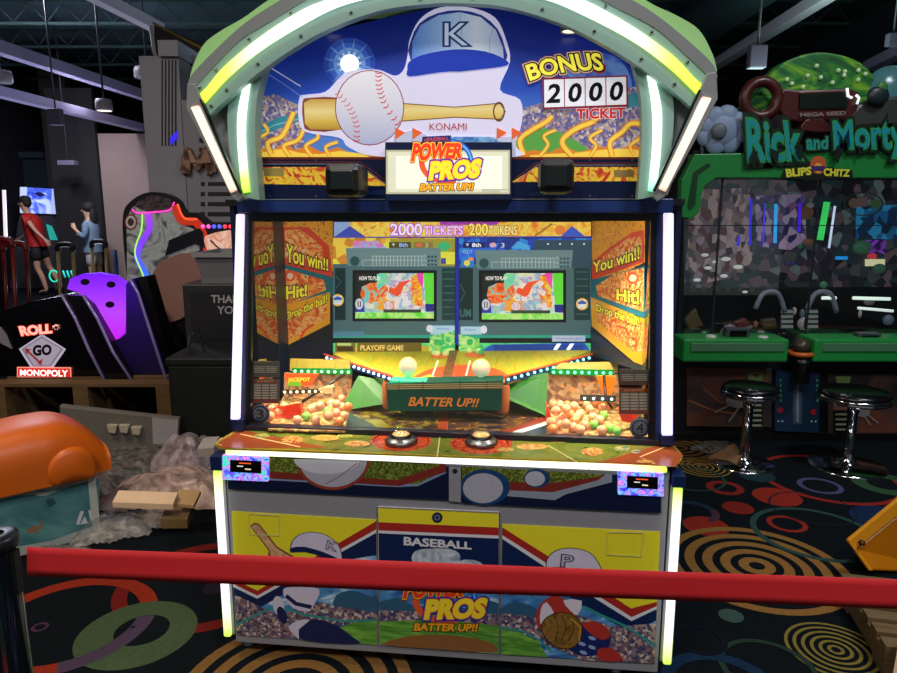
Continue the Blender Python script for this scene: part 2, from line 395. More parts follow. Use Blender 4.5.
a.text('BASEBALL', zd([(142, 153), (428, 176), (428, 208), (142, 190)]), WHITE, off=.035)
a.disc(*zd([(283, 73)])[0], 5.3, 5.3, mat('#1a2140', .5)); a.disc(*zd([(283, 73)])[0], 3, 3, mat('#6b7188', .5)); a.disc(*zd([(283, 73)])[0], 1.6, 1.6, mat('#1a2140', .5))
logo(a, 403, 571, .86, .73, dv=2)
a.line(cD, .8, mat('#35343a', .5), True)
a.build('service_door', mach, label='middle service door printed with the game logo')
# fascia above the doors
FA = [(227, 455), (661, 478), (660, 513), (229, 487)]
b = MB(); b.prism([L(u, v, -.004) for u, v in FA], (0, .02, 0), NAVYD); a = Art(M, (0, -.0045, 0), step=.00012, mb=b)
GLIT = cells(['#5e6b23', '#7d8a35', '#4c5a1e', '#95a04c', '#68742b'], 170, r=.25, m=.3)
a.poly([(264, 455), (444, 464), (444, 492), (228, 482), (264, 475)], GLIT); a.poly([(228, 476), (400, 484), (418, 484), (446, 470), (446, 500), (228, 487)], mat('#7d8fae', .4)); a.poly([(228, 478), (398, 487), (418, 486), (446, 473), (446, 500), (228, 489)], NAVYD)
a.poly([(264, 471), (398, 480), (440, 465), (446, 464), (446, 472), (400, 486), (264, 478)], mat('#7b2a20', .4))
a.disc(333, 459, 37, 31, mat('#8a3a24', .4), a0=0, a1=180); a.disc(333, 459, 34, 28, mat('#a8a8b4', .35), a0=0, a1=180)
a.disc(327, 459, 33, 15, mat('#c9c9d2', .35), a0=0, a1=180); a.line([(325, 484), (340, 476), (357, 463)], .9, mat('#8a6068', .4))
a.poly([(462, 466), (661, 477), (661, 513), (462, 503)], NAVYD); a.poly([(462, 466), (612, 474), (612, 482), (566, 494), (555, 500), (462, 492)], mat('#8b93a0', .4))
a.poly([(462, 466), (606, 474), (598, 480), (553, 492), (462, 488)], mat('#7b2a20', .4)); a.poly([(462, 466), (606, 474), (590, 478), (550, 483), (462, 480)], GLIT)
a.disc(485, 487, 25, 18, mat('#16406c', .35)); a.disc(483, 488, 20, 15, mat('#a8a8b4', .35)); a.disc(537, 478, 13, 9.5, mat('#16406c', .35)); a.disc(535, 478.5, 10, 7.5, mat('#b2b2bc', .35))
a.poly([(449, 466), (461, 467), (461, 502), (449, 501)], GREY); a.disc(455, 471, 2.6, 2.6, STEEL)
a.build('fascia_panel', mach, label='glittering printed fascia with three baseballs')
# feet
for u, yy in ((249, .08), (268, .5), (617, .08), (640, .5)):
    p = L(u, 640, yy); MB().lathe([(.012, .06), (.012, .02), (.026, .012), (.028, 0)], (p.x, yy, 0), STEEL, 14).build('foot', mach)
# ---- light tubes
def tubegrad(z0, z1, ends='#b8e83a'):
    return grad([(0, ends), (.14, '#e9ffd0'), (.3, '#f4f6ff'), (.75, '#f4f6ff'), (.93, '#e9ffb0'), (1, ends)], 'Z', z0, z1, e=1.25)
for s, (t, bt) in ((-1, ((218, 470), (227, 636))), (1, ((676, 487), (669, 664)))):
    A = L(*t, -.012); B = L(*bt, -.012); w = .014*s
    mb = MB(); zz = tubegrad(B.z, A.z)
    x = (A.x+B.x)/2
    mb.box(x-.013, x+.013, -.02, .0, B.z, A.z, zz); mb.build('light_tube', mach, bevel=.006, label='glowing white light tube on the lower cabinet corner')
    MB().box(min(x-s*.02, x+s*.018), max(x-s*.02, x+s*.018), 0, .03, B.z, A.z, GREY).build('corner_trim', mach)
    MB().box(x-.02, x+.02, -.02, .05, A.z, zs-.03, NAVY).build('corner_cap', mach, bevel=.003)
# ---- counter shelf
ysh = -.045
pts = [M.Z(u, v, zs) for u, v in ((214, 444), (222, 438), (239, 428), (670, 441), (683, 455), (680, 462), (670, 464), (221, 448))]
b = MB(); b.prism(pts, (0, 0, -.006), mat('#a08c28', .2)); a = Art(M, (0, 0, zs+.0005), (0, 0, 1), step=.00010, mb=b)
SG = swirl([(.3, '#4a5a18'), (.5, '#66742a'), (.7, '#847a34')], 9, r=.2, detail=4)
a.poly([(226, 439), (240, 430), (669, 443), (679, 455), (676, 464), (222, 446)], SG)
a.poly([(216, 444), (238, 431), (246, 431), (330, 448), (222, 448)], mat('#8e4524', .2)); a.poly([(683, 455), (668, 442), (655, 446), (596, 463), (676, 467)], mat('#8e4524', .2))
a.line([(240, 434), (300, 447)], 1, mat('#d9c07c', .3)); a.line([(665, 447), (640, 457), (655, 464)], 1, mat('#d9c07c', .3))
RR = cells(['#a63a1e', '#b5482a', '#8e2c18', '#c46034'], 120, r=.2)
for u, v in ((401, 441), (481, 444)): a.disc(u, v, 31, 10.5, RR); a.ring(u, v, 28, 9.3, 1.5, mat('#7a2414', .2))
for u, v, ru, rv, h in ((292, 440, 11, 4, '#a03420'), (262, 436, 8, 2, '#2c7c4a'), (325, 438, 14, 3, '#b8792c'), (357, 444, 13, 3, '#a8602c'), (345, 436, 8, 2, '#5c8a2c'), (592, 452, 11, 4, '#a03420'), (532, 447, 16, 3, '#a8602c'), (560, 441, 12, 2, '#c9a23a'), (622, 449, 8, 2.2, '#2c7c6a'), (636, 452, 5, 2, '#2c5a7c'), (505, 450, 9, 2, '#8a5a24'), (645, 462, 9, 1.6, '#b8742c')):
    a.disc(u, v, ru, rv, swirl([(.4, h), (.6, '#c9a85c')], 60, r=.2))
a.line([(440, 436), (437, 459)], 1.2, mat('#c9c07a', .3)); a.line([(548, 446), (590, 470)], .8, mat('#c9c07a', .3))
a.line([(222, 438), (216, 444), (222, 446)], .8, mat('#d9c07c', .3))
a.build('counter_shelf', mach, label='green printed counter with red rings around the buttons')
pf0 = M.Z(224, 448, zs); pf1 = M.Z(667, 464, zs); ysh = (pf0.y+pf1.y)/2-.003; A = pf0; B = pf1
b = MB(); g = grad([(0, '#dff58a'), (.06, '#fbffd8'), (.5, '#ffffff'), (.9, '#fbffe0'), (1, '#c9ee4a')], 'X', A.x, B.x, e=1.5)
zc = zs-.016
b.box(A.x, B.x, ysh, ysh+.02, zc-.010, zc+.008, g); b.build('light_tube', mach, bevel=.005, label='long glowing tube along the counter edge')
b = MB(); b.box(A.x-.004, B.x+.004, ysh+.02, .02, zc-.012, zc+.0055, GREYD); b.build('shelf_bracket', mach)
# ---- buttons
for u, v in ((401, 440), (481, 441)):
    p = M.Z(u, v, zs+.012)
    MB().lathe([(.05, -.011), (.055, -.004), (.055, .002), (.048, .008), (.044, .008), (.042, .012), (.036, .014), (.034, .010)], p, STEEL, 28).build('button_ring', mach)
    q = MB().lathe([(.036, .008), (.037, .016), (.028, .022)], p, BLACK, 28); q.lathe([(.029, .022), (.024, .026), (.012, .029), (0, .030)], p, swirl([(.35, '#b8622a'), (.5, '#e0b04a'), (.6, '#d9d2a0')], 90, r=.2, e=.25), 24)
    q.build('push_button', mach)
    MB().lathe([(.040, .012), (.038, .03), (.027, .045), (.012, .051), (0, .052)], p, glass('clear_dome', .05), 24).build('button_dome', mach)
# ---- card readers
for (u0, v0, u1, v1, dv), s in (((222, 455, 268, 480, 2), -1), ((618, 471, 664, 495, 2), 1)):
    P = [L(u0, v0, -.016), L(u1, v0+dv, -.016), L(u1, v1+dv, -.016), L(u0, v1, -.016)]
    RG = swirl([(.25, '#1c20ff'), (.38, '#6a5cff'), (.44, '#58c8f0'), (.48, '#a8a0ff'), (.53, '#5048ff'), (.58, '#f090c8'), (.63, '#8a7cff'), (.68, '#50e8a0'), (.78, '#2030ff')], 34, e=.95, dist=.5, detail=1)
    b = MB(); b.prism(P, (0, .016, 0), RG); b.build('card_reader_frame', mach, bevel=.003, label='card reader surround glowing in mixed colours')
    b = MB(); a = Art(M, (0, -.0165, 0), step=.0002, mb=b)
    x, y = u0+(8 if s < 0 else 9), v0+5
    b.prism([L(x, y, -.02), L(x+31, y+1.5, -.02), L(x+31, y+13.5, -.02), L(x, y+12, -.02)], (0, .006, 0), mat('#0a0806', .15))
    a.o.y = -.0205; a.line([(x+9, y+3), (x+21, y+3.6)], 1.2, glow('#e0562a', .8)); a.line([(x+7, y+6), (x+13, y+6.3)], 1, glow('#d8d8d0', .8)); a.line([(x+15, y+9), (x+21, y+9.4)], 1.2, glow('#e8d8b0', .8))
    a.build('card_reader', mach)
# ---- upper housing
zu = 1.56; yg0, yg1 = .165, .235     # glass foot and head
xa = L(242, 420, yg0).x; xb = L(664, 430, yg0).x
xt0 = L(243, 214, yg1).x; xt1 = L(664, 214, yg1).x
b = MB()
for x0, x1 in ((xa-.03, xa-.012), (xb+.012, xb+.03)): b.box(x0, x1, .23, 1.02, zs-.02, zu, NAVYD)
b.box(xa-.03, xb+.03, 1.0, 1.02, zs-.02, zu, BLK); b.box(xa-.03, xb+.03, .2, 1.02, zu, zu+.02, BLK); b.box(xa-.02, xb+.02, .15, 1.0, zs-.03, zs-.012, BLK)
b.build('upper_housing', mach)
def slab(px, y0, y1, th, mt, name, label=None, bevel=0):
    """leaning slab: px corners tl,tr,br,bl; y0 top depth, y1 bottom depth"""
    P = [L(*px[0], y0), L(*px[1], y0), L(*px[2], y1), L(*px[3], y1)]
    return MB().prism(P, (0, th, 0), mt).build(name, mach, bevel=bevel, label=label)
# navy corner posts, white tubes, black glass border
slab([(239, 213), (244, 213), (246, 432), (240, 432)], yg1, yg0, .03, NAVY, 'corner_post', bevel=.002)
slab([(656, 213), (662, 213), (661, 442), (655, 442)], yg1, yg0, .03, NAVY, 'corner_post', bevel=.002)
LAV = glow('#dcd2ff', 1.2)
slab([(235.5, 214), (243.5, 214), (239, 420), (230, 420)], yg1-.022, yg0-.022, .018, LAV, 'light_tube', 'tall lilac-white tube beside the glass', .005)
slab([(664, 213), (674, 213), (673, 436), (662, 436)], yg1-.022, yg0-.022, .018, LAV, 'light_tube', 'tall lilac-white tube beside the glass', .005)
slab([(231, 420), (243, 420), (243, 431), (232, 431)], yg0-.02, yg0-.02, .04, NAVY, 'corner_cap')
slab([(661, 436), (674, 436), (674, 446), (661, 445)], yg0-.02, yg0-.02, .04, NAVY, 'corner_cap')
slab([(243, 212), (657, 212), (657, 221), (243, 221)], yg1-.002, yg1-.002, .03, BLACK, 'glass_border')
slab([(243, 221), (252, 221), (250, 430), (243, 430)], yg1, yg0, .02, BLACK, 'glass_border')
slab([(651, 221), (657, 221), (655, 441), (649, 441)], yg1, yg0, .02, BLACK, 'glass_border')
P = [L(244, 214, yg1+.01), L(656, 214, yg1+.01), L(655, 441, yg0+.01), L(243, 431, yg0+.01)]
MB().prism(P, (0, .004, 0), glass('front_glass', .05)).build('glass_pane', mach)
gbox((236, 199, 673, 213), .15, .30, mat('#1c3a7c', .35), 'top_beam', bevel=.004)
A = L(450, 425, yg0); 
P = [M.Z(u, v, zs+.004) for u, v in ((240, 432), (672, 444))]
b = MB(); b.box(xa-.02, xb+.02, yg0-.004, yg0+.03, zs, zs+.02, mat('#1c2030', .3)); b.build('glass_sill', mach, bevel=.002)
# inside side walls: polished metal that mirrors the posters
MIR = mat('#9a9184', .04, 1, var=.02)
xwl = L(251, 300, .2).x; xwr = L(652, 300, .2).x
def solve(u, x):
    lo, hi = .2, 1.0
    for _ in range(40):
        m_ = (lo+hi)/2
        if abs(L(u, 300, m_).x) < abs(x): lo = m_
        else: hi = m_
    return lo
ypl = .70; ypr = solve(645, xwr); print('POSTER', xwl, xwr, ypl, ypr)
xq = L(282, 300, ypl).x; MB().prism([(xwl, .24, zs), (xq, ypl, zs), (xq, ypl, zu), (xwl, .24, zu)], (-.004, 0, 0), MIR).build('side_mirror', mach); MB().box(xwr, xwr+.004, .24, ypr, zs, zu, MIR).build('side_mirror', mach)
# unseen lamp bar added under the housing roof to light the inside
MB().box(xa+.08, xb-.08, .30, .33, zu-.02, zu-.005, glow('#ffe9c4', 5)).build('added_lamp_bar', mach)
# ---- displays
yb = .80
E1 = .75
def disp(u0, v0, u1, v1, hue, left):
    b = MB(); b.prism([L(u0, v0, yb), L(u1, v0, yb), L(u1, v1, yb), L(u0, v1, yb)], (0, .02, 0), BLACK)
    a = Art(M, (0, yb-.0006, 0), step=.00012, mb=b); g = lambda h, e=E1: glow(h, e)
    a.rect(u0, v0, u1, v0+30, cells(['#d8a83a', '#e8c84a', '#c8862c', '#e0e04a'] if left else ['#2a62d8', '#1c48b8', '#2f86d8', '#1a3690'], 26, E1))
    a.rect(u0, v0+26, u1, v1, g('#4c7078', .58))
    a.rect(u0, v1-17, u1, v1-14, g('#2b9c86')); a.rect(u0, v1-14, u1, v1-9, g('#141a18', .6)); a.rect(u0, v1-9, u1, v1, swirl([(.3, '#1f9c5a'), (.5, '#4fd07c'), (.7, '#8ee08c')], 14, E1, stretch=(1, 1, 5)))
    return a
def gameview(a, x0, y0, x1, y1):
    g = lambda h, e=E1: glow(h, e)
    a.rect(x0-3, y0-3, x1+3, y1+3, g('#0b1416', .5)); a.rect(x0, y0, x1, y1, cells(['#c0d8d0', '#9ac4c8', '#e0d8e0', '#8ab4d8', '#d8e8c0', '#b8a8d0'], 55, E1))
    w, h = x1-x0, y1-y0; q = lambda p: [(x0+w*s, y0+h*t) for s, t in p]
    a.poly(q([(0, 0), (.30, 0), (.26, .3), (.1, .55), (0, .7)]), g('#1c2420')); a.poly(q([(.08, .3), (.3, .2), (.42, .35), (.34, .6), (.1, .65)]), swirl([(.35, '#d8401a'), (.5, '#f0863a'), (.62, '#60c8c8')], 22, E1), 2)
    a.poly(q([(.27, .02), (.42, 0), (.4, .2), (.28, .4)]), swirl([(.4, '#5ad0c0'), (.6, '#90d890')], 30, E1))
    a.poly(q([(.72, .05), (.84, 0), (.86, .75), (.74, .7), (.7, .4)]), swirl([(.35, '#e03a1c'), (.5, '#f0a02c'), (.62, '#e8d83a')], 26, E1)); a.poly(q([(.78, 0), (.87, 0), (.86, .35), (.8, .15)]), g('#e048b8'))
    a.poly(q([(.87, 0), (1, 0), (1, .72), (.9, .7)]), g('#5fe03c')); a.poly(q([(.89, .68), (1, .68), (1, .85), (.9, .85)]), g('#23288c'))
    for k in range(9): a.disc(x0+w*(.5+.28*rnd.random()), y0+h*(.1+.7*rnd.random()), 2.6, 2.6, g('#e6e2ea')); a.ring(x0+w*(.5+.28*rnd.random()), y0+h*(.1+.7*rnd.random()), 2.8, 2.8, .5, g('#9088b0'))
    a.poly(q([(.42, .42), (.53, .52), (.58, .46), (.62, .28), (.72, .14), (.56, .2), (.5, .34), (.44, .3)]), g('#e8552a'))
    a.poly(q([(.28, .55), (.34, .62), (.36, .5), (.42, .6), (.5, .62), (.5, .8), (.4, .86), (.25, .78), (.3, .7)]), g('#e8a83a'))
    a.disc(x0+w*.42, y0+h*.72, 5.2, 5.2, g('#b06a5a')); a.disc(x0+w*.42, y0+h*.72, 4.7, 4.7, g('#dcd4e4'))
    for s in (-1, 1): a.ring(x0+w*.42+s*5.5, y0+h*.72, 3.8, 4.2, .5, g('#c04848'), 20, 100 if s > 0 else -60, 240 if s > 0 else 60)
    a.poly(q([(0, .58), (.1, .58), (.12, .86), (0, .86)]), g('#2c3ca8')); a.disc(x0+w*.05, y0+h*.68, 4, 5.5, g('#c8d0dc')); a.line([(x0+w*.035, y0+h*.62), (x0+w*.035, y0+h*.74), (x0+w*.065, y0+h*.74), (x0+w*.065, y0+h*.62)], 1, g('#182040'))
    a.rect(x0, y0+h*.87, x1, y1, swirl([(.35, '#5ad83c'), (.6, '#b8f08c')], 18, E1)); a.rect(x0+w*.36, y0+h*.8, x0+w*.84, y0+h*.87, g('#38483c'))
    a.text('HOW TO PLAY', quad(x0+4, y0+3, x0+25, y0+7), g('#f0f0f0', .9), off=.02)
def scoreboard(a, x0, y0, x1, y1):
    g = lambda h, e=.5: glow(h, e)
    a.poly([(x0, y0), (x1, y0), (x1-2, y1), (x0+2, y1)], g('#6a8e96', .62)); a.disc(x0+9, y0+13, 4.8, 4.8, g('#2c5a5c'))
    bx0, bx1 = x0+17, x1-19; W = g('#b8ccc8', .7)
    for y in (8, 12, 18): a.line([(bx0+(9 if y == 8 else 0), y0+y), (bx1, y0+y)], .5, W)
    for k in range(15): a.line([(bx0+10+k*(bx1-bx0-10)/14, y0+8), (bx0+10+k*(bx1-bx0-10)/14, y0+18)], .6, W)
    a.line([(bx0, y0+12), (bx0, y0+18)], .5, W)
    for i in range(3):
        a.ring(bx1+3, y0+8+i*4.5, 1.5, 1.5, .5, W, 10)
        for j in range(3): a.disc(bx1+7+j*3.4, y0+8.5+i*4, 1.1, 1.1, g('#163c3e'), 8)
# left display
a = disp(333, 238, 455, 352, '', True); g = lambda h, e=E1: glow(h, e)
a.poly([(390, 239), (455, 239), (455, 266), (395, 266)], g('#a09a34')); a.rect(389, 242, 411, 248, g('#4c4c1c')); a.text('8th', quad(399, 243, 408, 247), g('#8ab4ff', 1), off=.02); a.poly([(392, 243.5), (395, 243.5), (393.5, 246.5)], g('#d8e8e8'))
a.rect(414, 242, 433, 248, g('#8a7a3c')); a.disc(419, 245, 3, 2, g('#d86a4a')); a.text('3', quad(425, 243, 428, 247.5), g('#c8c8b8')); a.poly([(436, 246), (444, 241), (452, 246), (444, 252)], g('#3ab878')); a.rect(441, 252, 455, 264, g('#e0e04a')); a.poly([(441, 258), (446, 258), (446, 264), (441, 264)], g('#3a48a8'))
a.poly([(354, 241), (378, 241), (390, 250), (352, 250)], swirl([(.4, '#d870b8'), (.6, '#88b8e8')], 20, E1)); a.rect(335, 268, 347, 320, g('#173436', .5)); a.rect(442, 268, 455, 320, g('#1f4446', .5))
for i in range(7): a.line([(443, 272+i*7), (455, 272+i*7)], .8, g('#48787a', .6))
a.disc(338, 300, 6, 6, g('#e8c060')); a.rect(334, 296, 342, 304, g('#c8d8e8')); a.poly([(334, 298), (338, 296), (342, 298), (342, 300), (334, 300)], g('#3858b8'))
a.line([(336, 276), (341, 282), (336, 288)], 1, g('#3a6a6c', .5)); scoreboard(a, 346, 248, 441, 268); a.poly([(346, 266), (441, 266), (441, 325), (346, 325)], g('#4c7078', .58))
gameview(a, 356, 273, 434, 318)
a.rect(334, 331, 365, 336, g('#4a7c98')); a.rect(336, 345, 452, 352, g('#b8a83a')); a.rect(358, 342, 422, 352.5, g('#6b5a1e')); a.text('PLAYOFF GAME', quad(361, 344.5, 404, 350), g('#d8c070'), off=.03)
a.rect(336, 342, 356, 352, g('#6e6424')); a.rect(338, 346, 354, 350.5, g('#3a2c14')); a.rect(338, 342.5, 352, 345, g('#a8c078')); a.rect(431, 325, 455, 334, g('#a8cce8')); a.text('Bottom', quad(438, 327, 449, 329), g('#4060a0')); a.poly([(430, 336), (455, 330), (455, 352), (430, 352)], swirl([(.4, '#3cb86a'), (.6, '#c8e88c')], 22, E1)); a.disc(430, 328, 3.2, 3.6, g('#d8dcf0'))
a.build('display_screen', mach, label='left game screen with teal scoreboard')
a = disp(459, 238, 592, 352, '', False)
a.rect(463, 242, 485, 248, g('#10206c')); a.text('8th', quad(472, 243, 481, 247), g('#e8f0ff', 1), off=.02); a.poly([(466, 243.5), (469, 243.5), (467.5, 246.5)], g('#e8f0ff')); a.disc(493, 245, 3.5, 2.4, g('#d8b0c0')); a.text('3', quad(501, 243, 504.5, 247.5), g('#e8f0ff'))
a.text('OUT', quad(463, 250, 473, 253.5), g('#a8c0e0')); a.rect(461, 257, 474, 267, g('#2080d8')); a.disc(467, 263, 3, 3, g('#e8d84a')); a.disc(471, 259, 2.6, 1.8, g('#e88a5a'))
a.poly([(511, 248), (518, 241), (530, 246), (530, 250)], g('#48a8e8')); a.rect(534, 240, 592, 268, g('#36566c', .5)); 
for u in (548, 560, 572, 584): a.disc(u, 244, 1, 1, g('#c8e0f0', 1), 8)
a.rect(459, 268, 473, 320, g('#173436', .5)); a.rect(574, 268, 590, 320, g('#1f4446', .5)); a.line([(460, 284), (465, 293), (460, 302)], 1, g('#3a6a6c', .5)); a.text('UM', quad(460, 309, 471, 317), g('#48787a', .6), off=.03)
for i in range(7): a.line([(576, 272+i*7), (588, 272+i*7)], .8, g('#48787a', .6))
a.disc(582, 304, 6, 6, g('#e8c060')); a.rect(578, 300, 586, 308, g('#d8e0e8')); a.poly([(578, 302), (582, 300), (586, 302), (586, 304), (578, 304)], g('#3858b8'))
scoreboard(a, 475, 250, 573, 270); a.poly([(475, 268), (573, 268), (571, 325), (477, 325)], g('#4c7078', .58)); gameview(a, 482, 273, 563, 319)
a.rect(461, 326, 482, 334, g('#a8cce8')); a.text('Bottom', quad(465, 328, 476, 330), g('#4060a0')); a.disc(484, 329, 3.2, 4, g('#d8dcf0')); a.poly([(459, 334), (480, 338), (478, 352), (459, 352)], swirl([(.4, '#3cb86a'), (.6, '#c8e88c')], 22, E1))
a.poly([(478, 352), (492, 344), (584, 342), (592, 352)], g('#2452b8')); a.rect(494, 344, 583, 352, g('#1c3f94')); a.rect(552, 335, 585, 341, g('#a8b8d8')); a.text('Choose your game', quad(556, 336.5, 582, 339.5), g('#4a5a90'))
for u in (553, 566): a.poly([(u, 349), (u+4, 343), (u+8, 343), (u+4, 349)], g('#e8f4ff', 1.1))
a.build('display_screen', mach, label='right game screen with teal scoreboard')
slab([(455.5, 236), (458.5, 236), (458.5, 345), (455.5, 345)], yb-.012, yb-.012, .02, glow('#2030b0', .6), 'screen_divider')
# prize banner
b = MB(); b.prism([L(u, v, yb-.03) for u, v in ((333, 221), (592, 220), (592, 237), (333, 238))], (0, .02, 0), BLACK); a = Art(M, (0, yb-.0305, 0), step=.00012, mb=b)
a.rect(334, 222, 591, 237, swirl([(.3, '#e0702c'), (.45, '#e8b83a'), (.6, '#f0d860'), (.72, '#c89030')], 12, .75)); a.rect(334, 222, 350, 237, g('#88a8d8')); a.poly([(334, 237), (350, 226), (366, 237)], g('#3a4ab0')); a.poly([(440, 222), (500, 222), (496, 225), (440, 225)], g('#a030b8'))
a.poly([(560, 237), (572, 226), (586, 237)], g('#3a58c8')); a.disc(560, 230, 5, 5, g('#e0803a')); a.line([(334, 237.3), (591, 236.6)], 1.2, g('#5a50b0')); a.line([(535, 236), (552, 224)], 1.5, g('#8a5a2c'))
a.text('2000', quad(390.5, 223.5, 422, 235.5), g('#f0e0ff', .9), [(.07, g('#8020b0')), (.04, g('#b040d8'))], off=.02); a.text('TICKETS', quad(424, 226, 463, 235), g('#f0c8ff', .9), [(.08, g('#7818a0')), (.045, g('#b040d8'))], off=.02)
a.text('200', quad(469, 223.5, 488, 235.5), g('#ffe070', .9), [(.07, g('#5a4410')), (.04, g('#8a6a1c'))], off=.02); a.text('TOKENS', quad(489, 226, 517, 235), g('#ffe890', .9), [(.07, g('#5a4410'))], off=.02)
a.build('prize_banner', mach, label='lit banner offering tickets and tokens')
# ---- slanted posters
def poster(p0, p1, outline, draw, label):
    A = Vector((p0[0].x, p0[0].y, 0)); B = Vector((p1[0].x, p1[0].y, 0)); t = (B-A).normalized(); n = Vector((t.y, -t.x, 0)).normalized()
    b = MB(); o = A; b.prism([M.P(u, v, o, n) for u, v in outline], -n*.012, mat('#141a30', .4))
    a = Art(M, o+n*.001, n, step=.00015, mb=b); draw(a); a.build('side_poster', mach, label=label)
    return o, n
g2 = lambda h, e=.55: mat(h, .35, 0, e*.6, var=.05)  # posters glow mildly in place of LED light falling on them
FL = swirl([(.3, '#c8341a'), (.45, '#e0702c'), (.55, '#f0b050'), (.66, '#e8d0a0'), (.75, '#8a3a20')], 22, .32, dist=3, detail=4)
FLY = swirl([(.3, '#d88a1c'), (.5, '#f0b02c'), (.65, '#b85a1c'), (.75, '#5a2a1c')], 26, .3, dist=3, detail=4)
TXT = [(.09, g2('#3a1c10')), (.06, g2('#5a2a14'))]
def dl(a):
    a.poly([(282, 222), (333, 221), (333, 272), (282, 262)], FLY)
    a.poly([(283, 227), (308, 227), (329, 246), (333, 277), (283, 264)], g2('#d8401c')); a.poly([(285, 230), (300, 229), (322, 246), (324, 262), (285, 258)], FL)
    a.poly([(282, 264), (333, 277), (333, 297), (282, 312)], g2('#1f6c7c')); a.poly([(283, 268), (324, 280), (326, 290), (283, 307)], FL); a.ring(290, 276, 5.5, 5.5, 2, g2('#e8502a')); a.disc(290, 276, 3, 3, g2('#f0d0b0'))
    a.poly([(282, 306), (330, 292), (330, 324), (287, 353), (282, 350)], g2('#e8a81c')); a.poly([(284, 314), (327, 300), (327, 318), (290, 341), (284, 338)], FL)
    a.poly([(282, 348), (333, 322), (333, 352), (282, 372)], mat('#1c2038', .4)); a.text('You win!!', [(286, 243), (328, 259), (328, 271), (286, 262)], g2('#f0e83a', .8), TXT, off=.02)
    a.text('Hit!', [(286, 286), (307, 284), (307, 296), (286, 300)], g2('#f0e83a', .8), TXT, off=.03); a.text('Drop the ball!', [(286, 312), (327, 294), (327, 305), (286, 323)], g2('#f0e83a', .8), TXT, off=.02)
    a.line([(314, 324), (305, 330), (300, 338)], 2, g2('#e8401c'))
po = poster((L(282, 300, ypl),), (L(333, 300, .79),), [(282, 222), (333, 221), (333, 352), (282, 372)], dl, 'left orange poster with yellow lettering')
def dr(a):
    a.poly([(592, 221), (645, 220), (645, 262), (592, 290)], FLY)
    a.poly([(592, 262), (612, 246), (633, 232), (644, 230), (644, 262), (592, 280)], g2('#d8401c')); a.poly([(596, 262), (628, 238), (642, 236), (642, 258), (596, 272)], FL)
    a.poly([(591, 280), (645, 266), (645, 322), (591, 298)], g2('#1f6c7c')); a.poly([(596, 286), (614, 274), (644, 268), (644, 312), (598, 296)], FL); a.ring(633, 278, 6, 6, 2, g2('#e8502a')); a.disc(633, 278, 3.5, 3.5, g2('#f0d0b0'))
    a.poly([(591, 297), (645, 319), (645, 366), (634, 362), (592, 326)], g2('#e8a81c')); a.poly([(598, 309), (643, 322), (643, 352), (634, 352), (598, 322)], FL)
    a.poly([(591, 328), (634, 363), (645, 366), (645, 372), (591, 356)], mat('#1c2038', .4)); a.text('You win!!', [(593, 262), (640, 246), (640, 259), (593, 274)], g2('#f0e83a', .8), TXT, off=.02)
    a.text('Hit!', [(617, 289), (640, 290), (640, 305), (617, 300)], g2('#f0e83a', .8), TXT, off=.03); a.text('Drop the ball!', [(597, 304), (640, 317), (639, 329), (597, 313)], g2('#f0e83a', .8), TXT, off=.02)
    a.line([(618, 326), (626, 328), (630, 335)], 2, g2('#e8401c')); a.ring(632, 342, 5, 5, .8, g2('#8a3a20'))
poster((L(591, 300, .79),), (L(645, 300, ypr),), [(591, 221), (645, 220), (645, 372), (591, 356)], dr, 'right orange poster with yellow lettering')
# ---- playfield
def quadP(pts):  # (u,v,y) list
    return [L(*p) for p in pts]
b = MB(); pf = quadP([(333, 352, .785), (592, 350, .785), (505, 382, .44), (396, 384, .44)])
b.prism(pf, (0, 0, -.015), swirl([(.3, '#a8a01c'), (.5, '#c8b82c'), (.7, '#98b83c')], 5, .25, stretch=(6, 1, 1)))
n = (pf[1]-pf[0]).cross(pf[2]-pf[0]).normalized(); n = n if n.z > 0 else -n
a = Art(M, pf[0]+n*.001, n, step=.0002, mb=b)
gg = lambda h, e=.4: mat(h, .4, 0, e, var=.08)
a.poly([(414, 383), (425, 371), (445, 366), (475, 365), (500, 370), (504, 381)], gg('#e0582a'), 2)
a.poly([(400, 384), (430, 374), (446, 383)], gg('#e0c03a')); a.poly([(470, 382), (485, 374), (504, 381)], gg('#e0c03a'))
a.poly([(333, 354), (345, 352), (405, 383), (399, 384)], gg('#d8c03a')); a.disc(440, 356, 10, 2.6, gg('#d8602a')); a.disc(475, 355, 11, 2.6, gg('#d8602a'))
a.line([(438, 361), (432, 377)], 1.6, gg('#f0f0d0', .8)); a.line([(470, 361), (466, 376)], 1.6, gg('#f0f0d0', .8))
a.poly([(450, 350), (458, 350), (450, 384), (440, 384)], swirl([(.4, '#7a4a24'), (.6, '#9a6a3c')], 30, .1))
a.build('playfield', mach, label='yellow and orange miniature ball field')
for u, v in ((439, 352), (475, 350)):   # little green shrubs drawn at the field's back edge
    p = L(u, v+3, .74); q = MB()
    for k in range(7): q.ball(p+Vector((rnd.uniform(-.03, .03), rnd.uniform(-.01, .01), rnd.uniform(0, .055))), .014, gg(rnd.choice(['#3cb86a', '#8ad86a', '#c8e89a']), .5), 8)
    q.build('hedge_ornament', mach)
